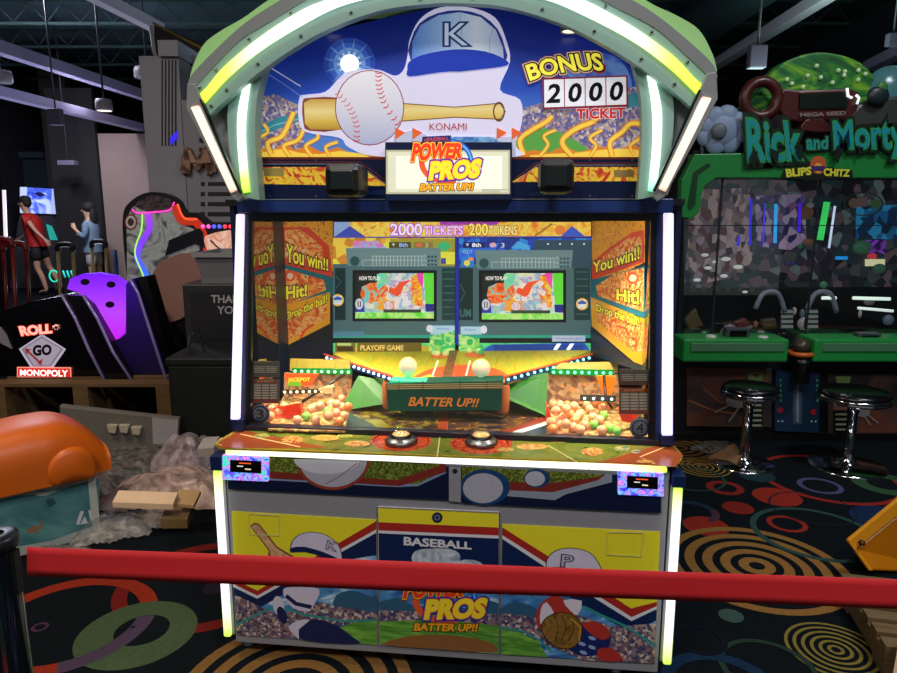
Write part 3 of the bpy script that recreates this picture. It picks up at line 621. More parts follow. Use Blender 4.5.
# led rails
def ledrow(u0, v0, y0, u1, v1, y1, n, h, e=6, r=.0055, rail='#1c3a7c', hh=.014, name='led_strip'):
    A = L(u0, v0, y0); B = L(u1, v1, y1); b = MB(); d = Vector((0, -.004, 0))
    b.prism([A+Vector((0, 0, hh)), B+Vector((0, 0, hh)), B-Vector((0, 0, hh)), A-Vector((0, 0, hh))], (0, .008, 0), mat(rail, .4, 0, .1))
    for k in range(n):
        p = A.lerp(B, (k+.5)/n)+d; b.ball(p, r, glow(h, e), 8)
    b.build(name, mach)
ledrow(325, 357, .70, 392, 379, .42, 14, '#cfe8ff', 4)
ledrow(592, 357, .70, 505, 380, .42, 14, '#8affe0', 3)
for (u0, v0, y0, u1, v1, y1) in ((325, 354, .702, 394, 376.5, .422), (592, 354, .702, 503, 377, .422)):
    A = L(u0, v0, y0); B = L(u1, v1, y1); MB().tube([A+Vector((0, -.012, .002)), B+Vector((0, -.012, .002))], .004, gg('#d8501c')).build('rail_trim', mach)
ledrow(292, 371, .55, 352, 372, .55, 9, '#8affa0', 3, .006, '#0c7a34', .012)
ledrow(550, 372, .55, 614, 373, .55, 9, '#5affa8', 3, .006, '#0c7a34', .012)
slab([(290, 359), (350, 360), (350, 372), (290, 371)], .58, .56, .01, swirl([(.3, '#86861c'), (.6, '#a89024')], 6, .1, stretch=(8, 1, 1)), 'back_board')
slab([(552, 363), (618, 362), (618, 373), (545, 372)], .58, .56, .01, swirl([(.3, '#86861c'), (.6, '#a89024')], 6, .1, stretch=(8, 1, 1)), 'back_board')
# green booth with lettering
yq = .33
b = MB(); P = [L(386, 384, yq), L(503, 381, yq), L(501, 410, yq), L(388, 411, yq)]
zb0, zb1 = P[3].z, P[0].z
b.prism(P, (0, .09, 0), mat('#0a4a34', .4, 0, .12)); a = Art(M, (0, yq-.001, 0), mb=b)
a.rect(386, 384, 503, 389, gg('#6a5a2c', .15)); 
for k in range(3): a.line([(387, 385+k*2), (503, 383+k*2)], .5, gg('#d8c080', .3))
for u in (399, 423, 460, 487): a.line([(u, 380), (u, 391)], .6, mat('#0a2a20', .5))
a.text('BATTER UP!!', [(411, 396.5), (480, 398), (477, 407), (408, 406)], gg('#c8782c', .35), [(.06, mat('#3a1a0c', .4))], off=.03)
a.build('pitching_booth', mach, label='dark green booth with orange lettering')
for x in (P[0].x, P[1].x): MB().lathe([(.02, 0), (.024, .01), (.024, zb1-zb0-.01), (.018, zb1-zb0)], (x, yq+.045, zb0), gg('#a85a2c', .15), 14).build('booth_end', mach)
for u, v in ((408, 366), (481, 368)):
    p = L(u, v, .40); q = MB().lathe([(.022, -.062), (.018, -.05), (.009, -.04), (.010, -.03)], p, gg('#5ae0a8', .7), 14); q.build('ball_stand', mach)
    MB().ball(p, .0345, grad([(0, '#c8f0c0'), (.45, '#e8d8b8'), (1, '#f0c48a')], 'Z', p.z-.03, p.z+.03, e=.45), 20).build('ball_lamp', mach)
b = MB(); b.box(P[0].x+.01, P[1].x-.01, yq+.02, yq+.08, zb1, zb1+.008, gg('#4ad8a0', .5)); b.build('booth_top', mach)
# green ramps
GR = mat('#256a18', .4, 0, .06)
slab([(358, 376), (385, 381), (384, 404), (340, 411)], .50, .42, .01, GR, 'ramp_panel'); slab([(505, 380), (548, 373), (546, 416), (503, 397)], .50, .42, .01, GR, 'ramp_panel')
# under-field back wall and floor behind the glass, its print holding painted glass reflections
zf = zs+.004
b = MB(); b.box(xa+.0, xb-.0, .19, .98, zs-.012, zf, mat('#3c3a18', .4)); b.box(xa, xb, .62, .63, zf, L(450, 385, .62).z, swirl([(.4, '#4a2c18'), (.6, '#8a6a3c')], 20)); 
a = Art(M, (0, 0, zf+.001), (0, 0, 1), mb=b)
a.poly([(346, 425), (346, 411), (366, 411), (440, 411), (440, 430), (380, 428)], swirl([(.4, '#6a6a1c'), (.55, '#5a3c1c'), (.62, '#2a1c24')], 14, r=.25)); a.poly([(446, 411), (505, 411), (548, 418), (548, 438), (500, 434), (446, 432)], swirl([(.4, '#7a5a24'), (.55, '#4a2c1c'), (.62, '#3a2c3c')], 14, r=.25))
a.poly([(500, 432), (545, 416), (548, 421), (510, 435)], mat('#7a2418', .3)); a.poly([(506, 434), (546, 422), (547, 425), (512, 436)], WHITE); a.poly([(512, 436), (547, 425), (548, 438)], NAVY)
a.poly([(340, 413), (349, 413), (372, 424), (378, 430), (336, 428)], mat('#1a2030', .2))
for k in range(4):
    a.poly([(486, 416+k*5), (503, 416.5+k*5), (503, 419+k*5), (486, 418.5+k*5)], mat('#2a2030', .4))
a.poly([(438, 411), (448, 411), (448, 432), (438, 431)], mat('#8a3a1c', .3))
a.build('tray_floor', mach)
# curved clear chutes under the booth
for u in (420, 483):
    p = L(u, 412, .30); q = MB(); R = .028
    q.grid(lambda s, t: Vector((p.x+R*math.cos(math.pi*t), p.y-.09*math.sin(s*1.4)+.02-R*.6*math.sin(math.pi*t)-.02, p.z-.02-(p.z-zf-.03)*s)), 8, 12, glass('clear_tube', .18, (.92, .92, 1, 1)))
    q.build('clear_chute', mach)
# ball trays
def tray(side, px, red):  # tray surfaces get a glow so they look brightly lit
    b = MB(); P = [M.Z(u, v, zf+.004) for u, v in px]
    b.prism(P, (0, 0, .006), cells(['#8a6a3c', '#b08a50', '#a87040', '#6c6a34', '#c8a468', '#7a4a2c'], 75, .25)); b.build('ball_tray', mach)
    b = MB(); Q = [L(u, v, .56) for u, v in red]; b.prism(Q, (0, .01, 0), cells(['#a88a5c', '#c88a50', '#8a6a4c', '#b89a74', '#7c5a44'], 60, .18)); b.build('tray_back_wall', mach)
tray(-1, [(268, 431), (345, 433), (352, 398), (284, 396)], [(284, 373), (352, 374), (350, 404), (284, 404)])
tray(1, [(546, 438), (652, 441), (634, 398), (548, 396)], [(547, 374), (618, 374), (620, 404), (547, 404)])
b = MB(); b.prism(quadP([(284, 374, .5), (318, 374, .5), (311, 386, .5), (288, 386, .5)]), (0, .01, 0), gg('#e8501c', .5)); a = Art(M, (0, .499, 0), mb=b)
a.poly([(288, 386), (288, 382), (300, 381), (302, 386)], gg('#6ab02c', .4)); a.text('JACKPOT', quad(288, 377.5, 310, 382.5), gg('#f0c83a', .9), off=.03); a.build('jackpot_sign', mach)
b = MB(); b.prism(quadP([(596, 376, .5), (616, 376, .5), (612, 394, .5), (604, 398, .5)]), (0, .01, 0), gg('#e8701c', .5)); b.build('jackpot_sign', mach)
ledrow(282, 392, .46, 325, 391, .46, 7, '#ffe8b0', 4, .005, '#2a241c', .008)
ledrow(580, 398, .46, 616, 399, .46, 4, '#b0ffe8', 4, .005, '#2a2c2c', .012)
for (pts, y) in (([(318, 390), (326, 387), (333, 387), (333, 393), (326, 394)], .44), ):
    MB().prism([L(u, v, y) for u, v in pts], (0, .03, 0), gg('#c8b078', .2)).build('swing_arm', mach)
A = L(302, 402, .44); B = L(345, 374, .5); MB().tube([A, B], .006, mat('#2a1c14', .4)).build('swing_arm', mach)
A = L(606, 400, .44); B = L(604, 376, .5); MB().tube([L(612, 408, .44), A, B], .005, mat('#2a1c14', .4)).build('swing_arm', mach)
# red flap buckets
for pts, zz in (([(268, 424), (272, 408), (300, 403), (302, 413), (290, 428)], 0), ([(546, 400), (549, 412), (556, 430), (547, 433)], 0), ([(618, 408), (632, 404), (640, 412), (634, 424), (622, 421)], 0)):
    P = [L(u, v, .25+.05*(i % 2)) for i, (u, v) in enumerate(pts)]; MB().prism(P, (0, .025, -.004), mat('#e0401c', .3, 0, .4)).build('red_bucket', mach, bevel=.003)
# pay tables and number badges behind the glass
def paytable(u0, v0, u1, v1, hd, body, rows, cols, yy=.21):
    P = [L(u0, v0, yy), L(u1, v0+.5, yy), L(u1, v1+.5, yy), L(u0, v1, yy)]; b = MB(); b.prism(P, (0, .004, 0), mat(body, .4, 0, .06)); a = Art(M, (0, yy-.001, 0), mb=b)
    a.rect(u0+1, v0+1, u1-1, v0+(4 if hd else 2), mat(hd or '#5a5648', .4, 0, .1))
    if hd: a.text('JACKPOT', quad(u0+5, v0+1.3, u1-5, v0+3.6), mat('#c8a060', .4, 0, .15)); a.rect(u0+1, v1-4, u1-1, v1-1, mat(hd, .4, 0, .1))
    for r in range(rows):
        for c in range(cols):
            w = (u1-u0-3)/cols; h = (v1-v0-9)/rows; a.rect(u0+1.5+c*w+.8, v0+5+r*h+.4, u0+1.5+(c+1)*w-.4, v0+5+(r+1)*h-.6, mat('#a49a88', .4, 0, .1))
    a.build('pay_table', mach)
paytable(252, 361, 279, 377, None, '#4c4438', 4, 2); paytable(252, 379, 279, 403, '#7c2c1c', '#5c5144', 6, 3)
paytable(619, 369, 649, 385, None, '#4c4438', 4, 2); paytable(619, 388, 649, 414, '#7c2c1c', '#5c5144', 6, 3)
for n_, u, v in (('3', 260, 414), ('4', 640, 428)):
    b = MB(); p = L(u, v, .19); b.lathe([(0, 0), (.032, 0), (.034, .004), (.034, .008), (0, .008)], (p.x, .19, p.z), mat('#5b6472', .35), 28, (0, 1, 0)); a = Art(M, (0, .189, 0), mb=b)
    a.ring(u, v, 8.5, 8.5, 1.6, mat('#1c2440', .4)); a.text(n_, quad(u-4.2, v-5, u+4.2, v+5), mat('#0a0c18', .4), [(.06, mat('#8a90a0', .4))], off=.03)
    a.build('number_badge', mach, label='round badge numbered '+('three' if n_ == '3' else 'four'))
# ================================================= marquee arch
ya = 0.02
ARCG = mat('#9dc4b4', .35, var=.03); ARCH = mat('#8b908f', .35, var=.03); HOOD = mat('#a6dc8c', .3, 0, .06, var=.08, sc=6)
cx = (L(201, 94, ya).x+L(701, 86, ya).x)/2
def half(pts, y, n=6):
    """left outline pixels -> smooth local points, apex on the centre line"""
    P = [L(u, v, y) for u, v in pts]; return smooth(P, n, False)
def mirror(P): return [Vector((2*cx-p.x, p.y, p.z)) for p in P]
def full(pts, y):
    P = half(pts, y); P[-1].x = cx; return P+mirror(P)[::-1][1:]
oF = full([(187, 88), (191, 76), (208, 57), (240, 27), (272, 5), (320, -22), (380, -42), (447, -50)], ya)     # grey frame, outer edge
oC = full([(193, 88), (199, 82), (214, 66), (240, 40), (272, 20), (320, -8), (380, -30), (447, -37)], ya)     # channel, outer edge
oL = full([(201, 94), (208, 87), (226, 66), (260, 38), (300, 12), (329, 0), (385, -16), (447, -23)], ya)
iL = full([(205, 103), (212, 95), (230, 76), (260, 51), (300, 26), (340, 6), (390, -6), (447, -11)], ya)
iC = full([(209, 115), (216, 108), (230, 95), (256, 74), (290, 50), (330, 28), (385, 9), (447, 2)], ya)
b = MB(); b.strip(oF, oC, (0, .16, 0), ARCH); b.build('arch_frame', mach)
b = MB(); b.strip(oC, oL, (0, .03, 0), ARCG); b.strip(iL, iC, (0, .03, 0), ARCG); b.strip(oC, iC, (0, .01, 0), ARCG)
for P in (oL, iL): pass
b2 = MB(); b2.strip([p+Vector((0, .004, 0)) for p in oC], [p+Vector((0, .004, 0)) for p in iC], (0, .035, 0), ARCG); b2.build('arch_channel', mach)
al = grad([(0, '#c8e83a'), (.06, '#d4ee58'), (.14, '#f2ffd8'), (.3, '#f0fbff'), (.7, '#f0fbff'), (.86, '#f2ffd8'), (.94, '#d4ee58'), (1, '#c8e83a')], 'X', oL[0].x, oL[-1].x, e=1.6)
b = MB(); b.strip([p+Vector((0, -.006, 0)) for p in oL], [p+Vector((0, -.006, 0)) for p in iL], (0, .012, 0), al); b.build('light_tube', mach, label='curved white light band along the arch')
# screws on the channel
for P in (oC, iC):
    for k in range(4, len(P)-4, 7):
        w = P[k]; c2 = (oL if P is oC else iL)[k]; m_ = w.lerp(c2, .45); MB().lathe([(.0045, .002), (.0045, -.003), (0, -.0035)], (m_.x, ya, m_.z), STEEL, 8, (0, 1, 0)).build('screw', mach)

# green hood behind the arch
hO = full([(189, 82), (193, 66), (204, 44), (222, 30), (243, 18), (275, -4), (330, -32), (447, -58)], .04)
hI = full([(190, 84), (196, 74), (212, 58), (244, 28), (276, 8), (322, -18), (380, -38), (447, -46)], .04)
b = MB(); b.strip(hO, hI, (0, .5, 0), HOOD); b.build('green_hood', mach)
# pillars
def pil(y):
    outer = [(229, 95), (227, 115), (228, 140), (232, 170), (238, 196)]; lo = [(249, 76), (244, 86), (238, 118), (239, 156), (243, 193)]
    li = [(253, 72), (250, 86), (246, 118), (246, 150), (250, 192)]; inner = [(268, 58), (262, 74), (256, 103), (255, 143), (259, 200)]
    return [half(p, y, 5) for p in (outer, lo, li, inner)]
pw = pil(.055); yp = .055
for s in (-1, 1):
    o_, lo_, li_, in_ = pw if s < 0 else [mirror(p) for p in pw]
    MB().strip([p+Vector((0, .003, 0)) for p in o_], [p+Vector((0, .003, 0)) for p in in_], (0, .05, 0), ARCG).build('arch_pillar', mach)
    zz = [p.z for p in lo_]; m_ = grad([(0, '#7ae8b0'), (.12, '#c8f8e0'), (.3, '#f0fffa'), (.8, '#f0fffa'), (1, '#e0ffe8')], 'Z', min(zz), max(zz), e=1.5) if s > 0 else grad([(0, '#a8e83a'), (.12, '#c8f06a'), (.3, '#f2fff0'), (.8, '#f0fffa'), (1, '#e0ffe8')], 'Z', min(zz), max(zz), e=1.5)
    MB().strip([p+Vector((0, -.006, 0)) for p in lo_], [p+Vector((0, -.006, 0)) for p in li_], (0, .01, 0), m_).build('light_tube', mach, label='short curved light tube on the arch pillar')
    # side plate, bracket and sloping strip lamp
    f = (lambda p: p) if s < 0 else (lambda p: mirror(p))
    MB().prism(f([L(u, v, .10) for u, v in ((205, 100), (230, 88), (235, 140), (240, 196), (236, 196))]), (0, .01, 0), mat('#a8acae', .35)).build('side_plate', mach)
    MB().prism(f([L(u, v, ya-.01) for u, v in ((187, 83), (195, 84), (243, 197), (238, 202), (232, 198), (186, 108))]), (0, .02, 0), ARCH).build('side_bracket', mach, bevel=.003)
    W = grad([(0, '#ffc8b0'), (.05, '#fff0d8'), (.95, '#fff4e0'), (1, '#ffb8a0')], 'Z', L(236, 192, ya).z, L(195, 106, ya).z, e=.8)
    MB().prism(f([L(u, v, ya-.022) for u, v in ((190, 107), (198, 105), (236, 190), (230, 193))]), (0, .014, 0), W).build('light_tube', mach, bevel=.003, label='sloping warm white lamp beside the arch')
    MB().prism(f([L(u, v, ya-.024) for u, v in ((199, 99), (201, 99), (241, 192), (239, 193))]), (0, .016, 0), BLACK).build('bracket_edge', mach)
# marquee box behind sign
ys = .16
sign = [(256, 157), (254, 130), (257, 100), (264, 62), (274, 56), (304, 42), (336, 30), (380, 19), (439, 7), (488, 6), (537, 14), (586, 35), (622, 53), (636, 80), (645, 120), (647, 157)]
b = MB(); P = [L(u, v, ys) for u, v in sign]; b.prism(P, (0, .02, 0), NAVYD)
zlo, zhi = L(450, 157, ys).z, L(450, 5, ys).z
a = Art(M, (0, ys-.0005, 0), step=.00012, mb=b); ES = .42
s_ = lambda h, e=ES: mat(h, .3, 0, e, var=.03, sc=8)
a.poly(sign, grad([(0, '#5a86c8'), (.25, '#4f7fd0'), (.45, '#2c50b8'), (.7, '#182c8c'), (1, '#0f1c66')], 'Z', zlo, zhi, e=ES, r=.3))
a.poly([(560, 60), (590, 52), (620, 60), (632, 90), (600, 100), (570, 90)], swirl([(.45, '#3a62c0'), (.6, '#6a92d8')], 10, ES), 3)
CR = cells(['#8a7fa0', '#a89a94', '#6c6aa0', '#b8a08c', '#c8c0c0', '#7c6488', '#5c5c94'], 120, ES)
a.poly([(256, 98), (275, 94), (305, 108), (303, 157), (255, 157), (254, 130)], CR); a.poly([(515, 110), (560, 98), (600, 92), (640, 86), (645, 120), (647, 157), (530, 157)], CR)
a.poly([(254, 128), (280, 117), (303, 112), (303, 120), (280, 128), (254, 140)], s_('#3a8a9c')); a.line([(256, 134), (275, 125), (303, 118)], 1.5, s_('#70b8b8'))
a.poly([(515, 140), (545, 128), (575, 140), (590, 157), (515, 157)], s_('#5fa84a'), 2); a.poly([(600, 100), (640, 92), (644, 104), (615, 112)], s_('#3a8a9c'))
a.poly([(545, 100), (575, 95), (590, 105), (560, 110)], s_('#8ab0e0'), 2)
FW = s_('#ecc84a', .6); FO = s_('#d8802c', .5)
def curl(pts, w):
    P = [tuple(p.xy) for p in smooth([(x, y, 0) for x, y in pts], 5, False)]
    for ww, m_ in ((w, FO), (w*.62, FW)): a.line(P, ww, m_)
a.poly([(255, 157), (262, 148), (272, 151), (284, 143), (296, 150), (308, 145), (322, 152), (338, 147), (350, 153), (384, 157)], FO, 2); a.poly([(520, 157), (534, 150), (548, 153), (562, 147), (580, 152), (600, 146), (618, 151), (632, 144), (646, 157)], FO, 2)
a.poly([(258, 157), (265, 152), (284, 149), (300, 153), (322, 154), (340, 151), (370, 157)], FW, 2); a.poly([(530, 157), (548, 154), (575, 153), (600, 150), (632, 149), (645, 157)], FW, 2)
for pts, w in (([(262, 152), (258, 140), (268, 132), (264, 124)], 4), ([(272, 155), (268, 143), (281, 137), (287, 128), (294, 112)], 6), ([(290, 156), (284, 146), (298, 140), (304, 128), (300, 120)], 5), ([(312, 156), (306, 146), (318, 138), (316, 130)], 4.5), ([(330, 156), (326, 147), (338, 142)], 4),
               ([(524, 155), (520, 140), (532, 130), (546, 122), (552, 116)], 6), ([(540, 156), (548, 145), (544, 136), (556, 130)], 4), ([(572, 156), (562, 142), (574, 130), (592, 122), (598, 117)], 6.5), ([(590, 156), (596, 146), (590, 138), (602, 130)], 4), ([(612, 156), (610, 142), (622, 132), (630, 124), (640, 124)], 6), ([(634, 155), (630, 146), (640, 138), (642, 130)], 4)):
    curl(pts, w)
# sun with rays
for k, (r, h) in enumerate(((26, '#2c4cae'), (21, '#3a62c0'), (16, '#6c98dc'), (12, '#b4d0f4'))): a.disc(350, 64, r, r, s_(h, ES+.1*k))
for k in range(6):
    t = k*math.pi/6+.2; a.poly([(350+math.cos(t)*26, 64+math.sin(t)*26), (350+math.cos(t+1.57)*3, 64+math.sin(t+1.57)*3), (350-math.cos(t)*26, 64-math.sin(t)*26), (350+math.cos(t-1.57)*3, 64+math.sin(t-1.57)*3)], s_('#6c98dc'))
a.disc(350, 64, 9.5, 9.5, s_('#f0f8ff', 1.1))
# cut-out board: bat, ball and cap
out = [(300, 98), (306, 95), (326, 92), (340, 78), (352, 71), (378, 70), (395, 76), (404, 70), (408, 55), (410, 40), (420, 20), (440, 8), (470, 8), (495, 18), (506, 40), (510, 62), (500, 90), (520, 100), (522, 122), (515, 145), (515, 157), (385, 157), (350, 148), (340, 138), (306, 132), (299, 118)]
a.poly(out, s_('#d8d4ec', .55), 4)
a.poly([(303, 102), (310, 98), (340, 98), (345, 110), (340, 130), (310, 131), (304, 124)], s_('#8a4a3c'), 2)
WD = grad([(0, '#a8802c'), (.3, '#dcb84a'), (.6, '#f0dc90'), (1, '#c89a34')], 'Z', L(370, 132, ys).z, L(370, 97, ys).z, e=ES)
a.poly([(304.5, 103), (311, 99.5), (345, 99.5), (345, 130), (311, 129.5), (305.5, 124)], WD); a.poly([(400, 103), (455, 107), (500, 103), (506, 112), (500, 120), (455, 118), (400, 122)], s_('#7a4a2c')); a.poly([(400, 104), (455, 108), (500, 104), (505, 112), (500, 119), (455, 117), (400, 121)], WD)
a.ring(499, 112, 6, 10, 1.4, s_('#6a4a2c')); 
a.disc(370, 108, 34.6, 37.6, s_('#8a2c34')); a.disc(370, 108, 33.7, 36.7, grad([(0, '#b4b8d8'), (.5, '#dcdce8'), (1, '#f0eef4')], 'Z', L(370, 145, ys).z, L(370, 72, ys).z, e=ES))
stitches(a, [(338, 93), (350, 108), (357, 125), (357, 143)], .9, s_('#d84040'), 12, 3.2); stitches(a, [(379, 73), (380, 88), (386, 105), (400, 126)], .9, s_('#d84040'), 12, 3.2)
capm = [(411, 60), (411, 42), (420, 24), (438, 14), (460, 11), (482, 16), (498, 30), (505, 48), (506, 62)]
a.poly(capm+[(480, 70), (440, 72)], s_('#2a3a8c'), 2)
a.poly([(412.5, 60), (413, 42), (421, 26), (439, 16), (460, 13), (481, 18), (496, 31), (503, 48), (504, 62), (480, 62), (440, 64)], grad([(0, '#5a88d8'), (.35, '#9cc0ee'), (.7, '#d8e4f4'), (1, '#a8b8e0')], 'X', L(412, 40, ys).x, L(505, 40, ys).x, e=ES))
a.poly([(410, 62), (425, 55), (455, 50), (485, 52), (505, 60), (507, 66), (480, 70), (440, 73), (410, 77), (408, 70)], s_('#1c3ab0', .5), 3)
a.line([(460, 13), (462, 30), (461, 50)], .5, s_('#7a8cc0')); a.line([(421, 27), (428, 40), (432, 54)], .5, s_('#7a8cc0')); a.line([(494, 28), (490, 40), (490, 53)], .5, s_('#7a8cc0'))
a.text('K', quad(445, 24, 468, 46, 0, 0), s_('#c8d8f0', .5), [(.055, s_('#20306c'))], off=.0)
a.poly([(394, 157), (394, 135), (415, 130), (430, 137), (516, 137), (516, 157)], s_('#c0c4dc', .5)); a.poly([(430, 137), (490, 137), (508, 145), (432, 145)], swirl([(.4, '#3a78b8'), (.6, '#88b8e0')], 20, ES))
for u in (396, 413, 497, 512): a.poly([(u, 140), (u, 128), (u+10, 133)], s_('#e0602c', .6)); a.line([(u, 128), (u, 148)], .5, s_('#8a8a9c'))
a.text('KONAMI', quad(430, 123.5, 467, 130.5), s_('#a82c2c', .5))
# bonus
a.text('BONUS', [(525, 66), (600, 54), (604, 72), (530, 82)], s_('#f0e04a', .8), [(.15, s_('#a83a2c')), (.125, s_('#f0d8b0')), (.09, mat('#10140a', .4)), (.02, mat('#10140a', .4))], off=.03, arc=4)
a.poly([(542, 79), (627, 76), (628, 107), (543, 110)], s_('#8a2430')); 
for k, ch in enumerate('2000'):
    u = 544+k*20.6; w = 19.6; y = 80.5-k*.75
    a.poly([(u, y), (u+w, y-.6), (u+w+.4, y+26.8), (u+.3, y+27.5)], s_('#e4e4ec', .62)); a.text(ch, [(u+5, y+4), (u+w-1.5, y+3.6), (u+w-4, y+23), (u+2, y+23.4)], s_('#0a0a10', 0), off=.03)
a.text('TICKET', [(576, 109.5), (625, 108), (625, 118.5), (576, 120)], s_('#c02424', .6), [(.06, s_('#f0e0e0', .6))], off=.035)
a.line([(268, 66), (302, 87)], .9, s_('#d8dcf0')); a.line([(262, 70), (284, 84), (304, 98)], .5, s_('#8aa8e0'))
a.build('sign_panel', mach, label='backlit stadium artwork with bat, ball and cap')
b = MB(); b.box(xa+.05, xb-.05, ys+.05, .42, zu+.02, zhi-.02, NAVYD); b.build('marquee_box', mach)
# navy band with flame prints below
b = MB(); P = [L(u, v, ys-.01) for u, v in ((258, 157), (645, 157), (645, 201), (258, 201))]; b.prism(P, (0, .03, 0), mat('#0b1a42', .25, 0, .04)); a = Art(M, (0, ys-.0105, 0), step=.00012, mb=b)
a.rect(258, 157, 645, 159.5, mat('#7a2420', .4)); FLM = swirl([(.35, '#c02818'), (.45, '#e0702c'), (.5, '#f0c82c'), (.62, '#f0d040'), (.7, '#d8481c')], 18, .28, dist=3, detail=2)
a.poly([(263, 167), (360, 167), (385, 184), (385, 186), (263, 184)], FLM); a.poly([(536, 167), (644, 167), (644, 181), (512, 182)], FLM); a.line([(258, 162), (360, 162), (388, 182)], 1.2, mat('#7a2420', .4)); a.line([(512, 181), (536, 163), (645, 163)], 1.2, mat('#7a2420', .4))
a.line([(258, 164), (358, 164), (386, 184)], .6, mat('#a8a8b8', .4)); a.line([(514, 183), (537, 165), (645, 165)], .6, mat('#a8a8b8', .4))
for u in (270, 316, 590, 632): a.disc(u, 160, 1.3, 1.3, STEEL, 8); a.disc(u, 196, 1.3, 1.3, STEEL, 8)
a.rect(264, 168, 284, 176, mat('#b8a85c', .3)); a.rect(614, 170, 634, 177, mat('#b8985c', .3))
a.disc(385, 195, 30, 5, mat('#1c3468', .3), a0=180, a1=360); a.disc(545, 196, 18, 5, mat('#1c3468', .3), a0=180, a1=360)
a.line([(258, 199.5), (645, 199)], .9, mat('#8a90a0', .3)); a.build('flame_band', mach)
b = MB(); b.prism([L(u, v, ys-.05) for u, v in ((385, 142), (512, 142), (512, 200), (385, 201))], (0, .04, 0), NAVY); b.build('logo_box', mach, bevel=.002)
b = MB(); b.prism([L(u, v, ys-.053) for u, v in ((386, 150), (510, 150), (510, 194), (386, 194))], (0, .004, 0), mat('#c8c8a8', .4, 0, .45)); a = Art(M, (0, ys-.0535, 0), step=.00015, mb=b)
a.poly([(388, 152), (508, 152), (508, 192), (388, 192)], glow('#dfe0c4', .62)); a.poly([(396, 156), (502, 156), (502, 189), (396, 189)], glow('#efefdc', .72))
logo(a, 411, 136, .72, .68, e=.85); a.line([(482, 189.5), (508, 189.8)], .5, s_('#8a8a78', .3)); a.line([(482, 191), (500, 191.2)], .4, s_('#8a8a78', .3))
a.build('logo_sign', mach, label='small lit sign with the game logo')
# little spot lamps
for u0, v0, u1, v1 in ((325, 163, 360, 197), (538, 158, 575, 194)):
    p = L(u0, v1, -.04); q = L(u1, v0, -.04); b = MB()
    b.box(p.x, q.x, -.05, .08, p.z, q.z, mat('#14181a', .35)); o = b.build('spot_lamp_pod', mach, bevel=.02)
    MB().box(p.x+.02, q.x-.02, -.056, -.048, p.z+.02, q.z-.02, mat('#1d2526', .2)).build('pod_lens', o, bevel=.01)
    MB().box((p.x+q.x)/2-.02, (p.x+q.x)/2+.02, .0, ys-.012, p.z+.03, p.z+.06, BLK).build('pod_bracket', o)
for u, v in ((325, 27), (570, 30)):
    p = L(u, v, .11); MB().lathe([(.0, .02), (.028, .02), (.03, 0), (.028, -.006)], p, mat('#9a9a94', .4), 16).lathe([(0, -.004), (.022, -.004)], p, glow('#fff0c0', 2), 16).build('downlight', mach)
# ---- balls in the trays; their faint glow stands in for tray light
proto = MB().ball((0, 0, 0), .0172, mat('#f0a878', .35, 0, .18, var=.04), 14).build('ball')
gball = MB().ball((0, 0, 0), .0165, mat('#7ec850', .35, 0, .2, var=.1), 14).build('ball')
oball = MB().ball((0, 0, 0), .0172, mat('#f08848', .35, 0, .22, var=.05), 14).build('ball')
used = set(); zf2 = zf+.010
def put(src, label, group, x, y, z):
    if src.name in used: o = src.copy(); COL.objects.link(o)
    else: o = src; used.add(src.name)
    o.location = M.M @ Vector((x, y, z)); o.rotation_euler = (rnd.random()*3, rnd.random()*3, rnd.random()*3); tag(o, label, 'ball', group)
def fill(pos, side):
    placed = []
    for u, v, c in pos:
        z = zf2+.0172; p = M.Z(u, v, z)
        for it in range(6):
            hit = [q for q in placed if (Vector((p.x, p.y))-q.xy).length < .034 and abs(q.z-z) < .0344*.999 and (p-q).length < .0342]
            if not hit: break
            q = max(hit, key=lambda q: q.z); d = (Vector((p.x, p.y))-q.xy).length
            z = q.z+math.sqrt(max(0, .0344**2-d*d)); p = M.Z(u, v, z)
        else: continue
        if z > zf2+.075: continue
        if any((Vector((p.x, max(p.y, yg0+.045), p.z))-q).length < .0336 for q in placed): continue
        p.y = max(p.y, yg0+.045); placed.append(p.copy())
        src = {'p': proto, 'g': gball, 'o': oball}[c]; nm = {'p': 'peach', 'g': 'green', 'o': 'deep orange'}[c]
        put(src, f'small {nm} ball lying in the {side} ball tray behind the glass', f'{nm} balls in the {side} tray', p.x, p.y, p.z)
Lp = [(274, 404), (272, 409), (284, 406), (290, 408), (279, 412), (315, 407), (311, 409), (312, 414), (332, 408), (331, 403), (342, 407), (316, 420), (310, 419), (329, 415), (336, 413), (343, 416), (338, 418), (324, 420), (330, 422), (337, 424), (343, 424), (294, 423), (298, 425), (322, 426), (329, 428), (341, 398), (336, 404), (303, 423), (309, 425), (270, 416), (324, 417)]
fill([(u, v, 'o' if (u, v) in ((338, 418), (337, 424), (343, 424)) else 'p') for u, v in Lp]+[(306, 416, 'g'), (318, 413, 'g'), (327, 411, 'g'), (313, 427, 'g'), (299, 417, 'g')], 'left')
Rp = [(553, 404), (560, 405), (567, 405), (556, 411), (563, 412), (574, 406), (587, 405), (570, 414), (576, 417), (562, 418), (558, 424), (566, 424), (553, 429), (560, 431), (573, 427), (580, 414), (590, 409), (597, 403), (581, 432), (590, 430), (602, 430), (568, 431), (575, 421), (555, 417), (566, 409), (551, 422), (603, 408), (610, 405), (585, 425), (608, 432), (593, 417), (600, 420)]
fill([(u, v, 'o' if k % 5 == 2 else 'p') for k, (u, v) in enumerate(Rp)]+[(581, 431, 'g'), (594, 424, 'g'), (597, 426, 'g'), (587, 427, 'g'), (610, 428, 'g'), (617, 431, 'g'), (604, 415, 'g')], 'right')
for u, v in ((551, 380), (558, 379), (565, 380), (555, 383), (562, 383), (586, 383), (590, 386), (569, 384)):
    p = L(u, v, .50); pass

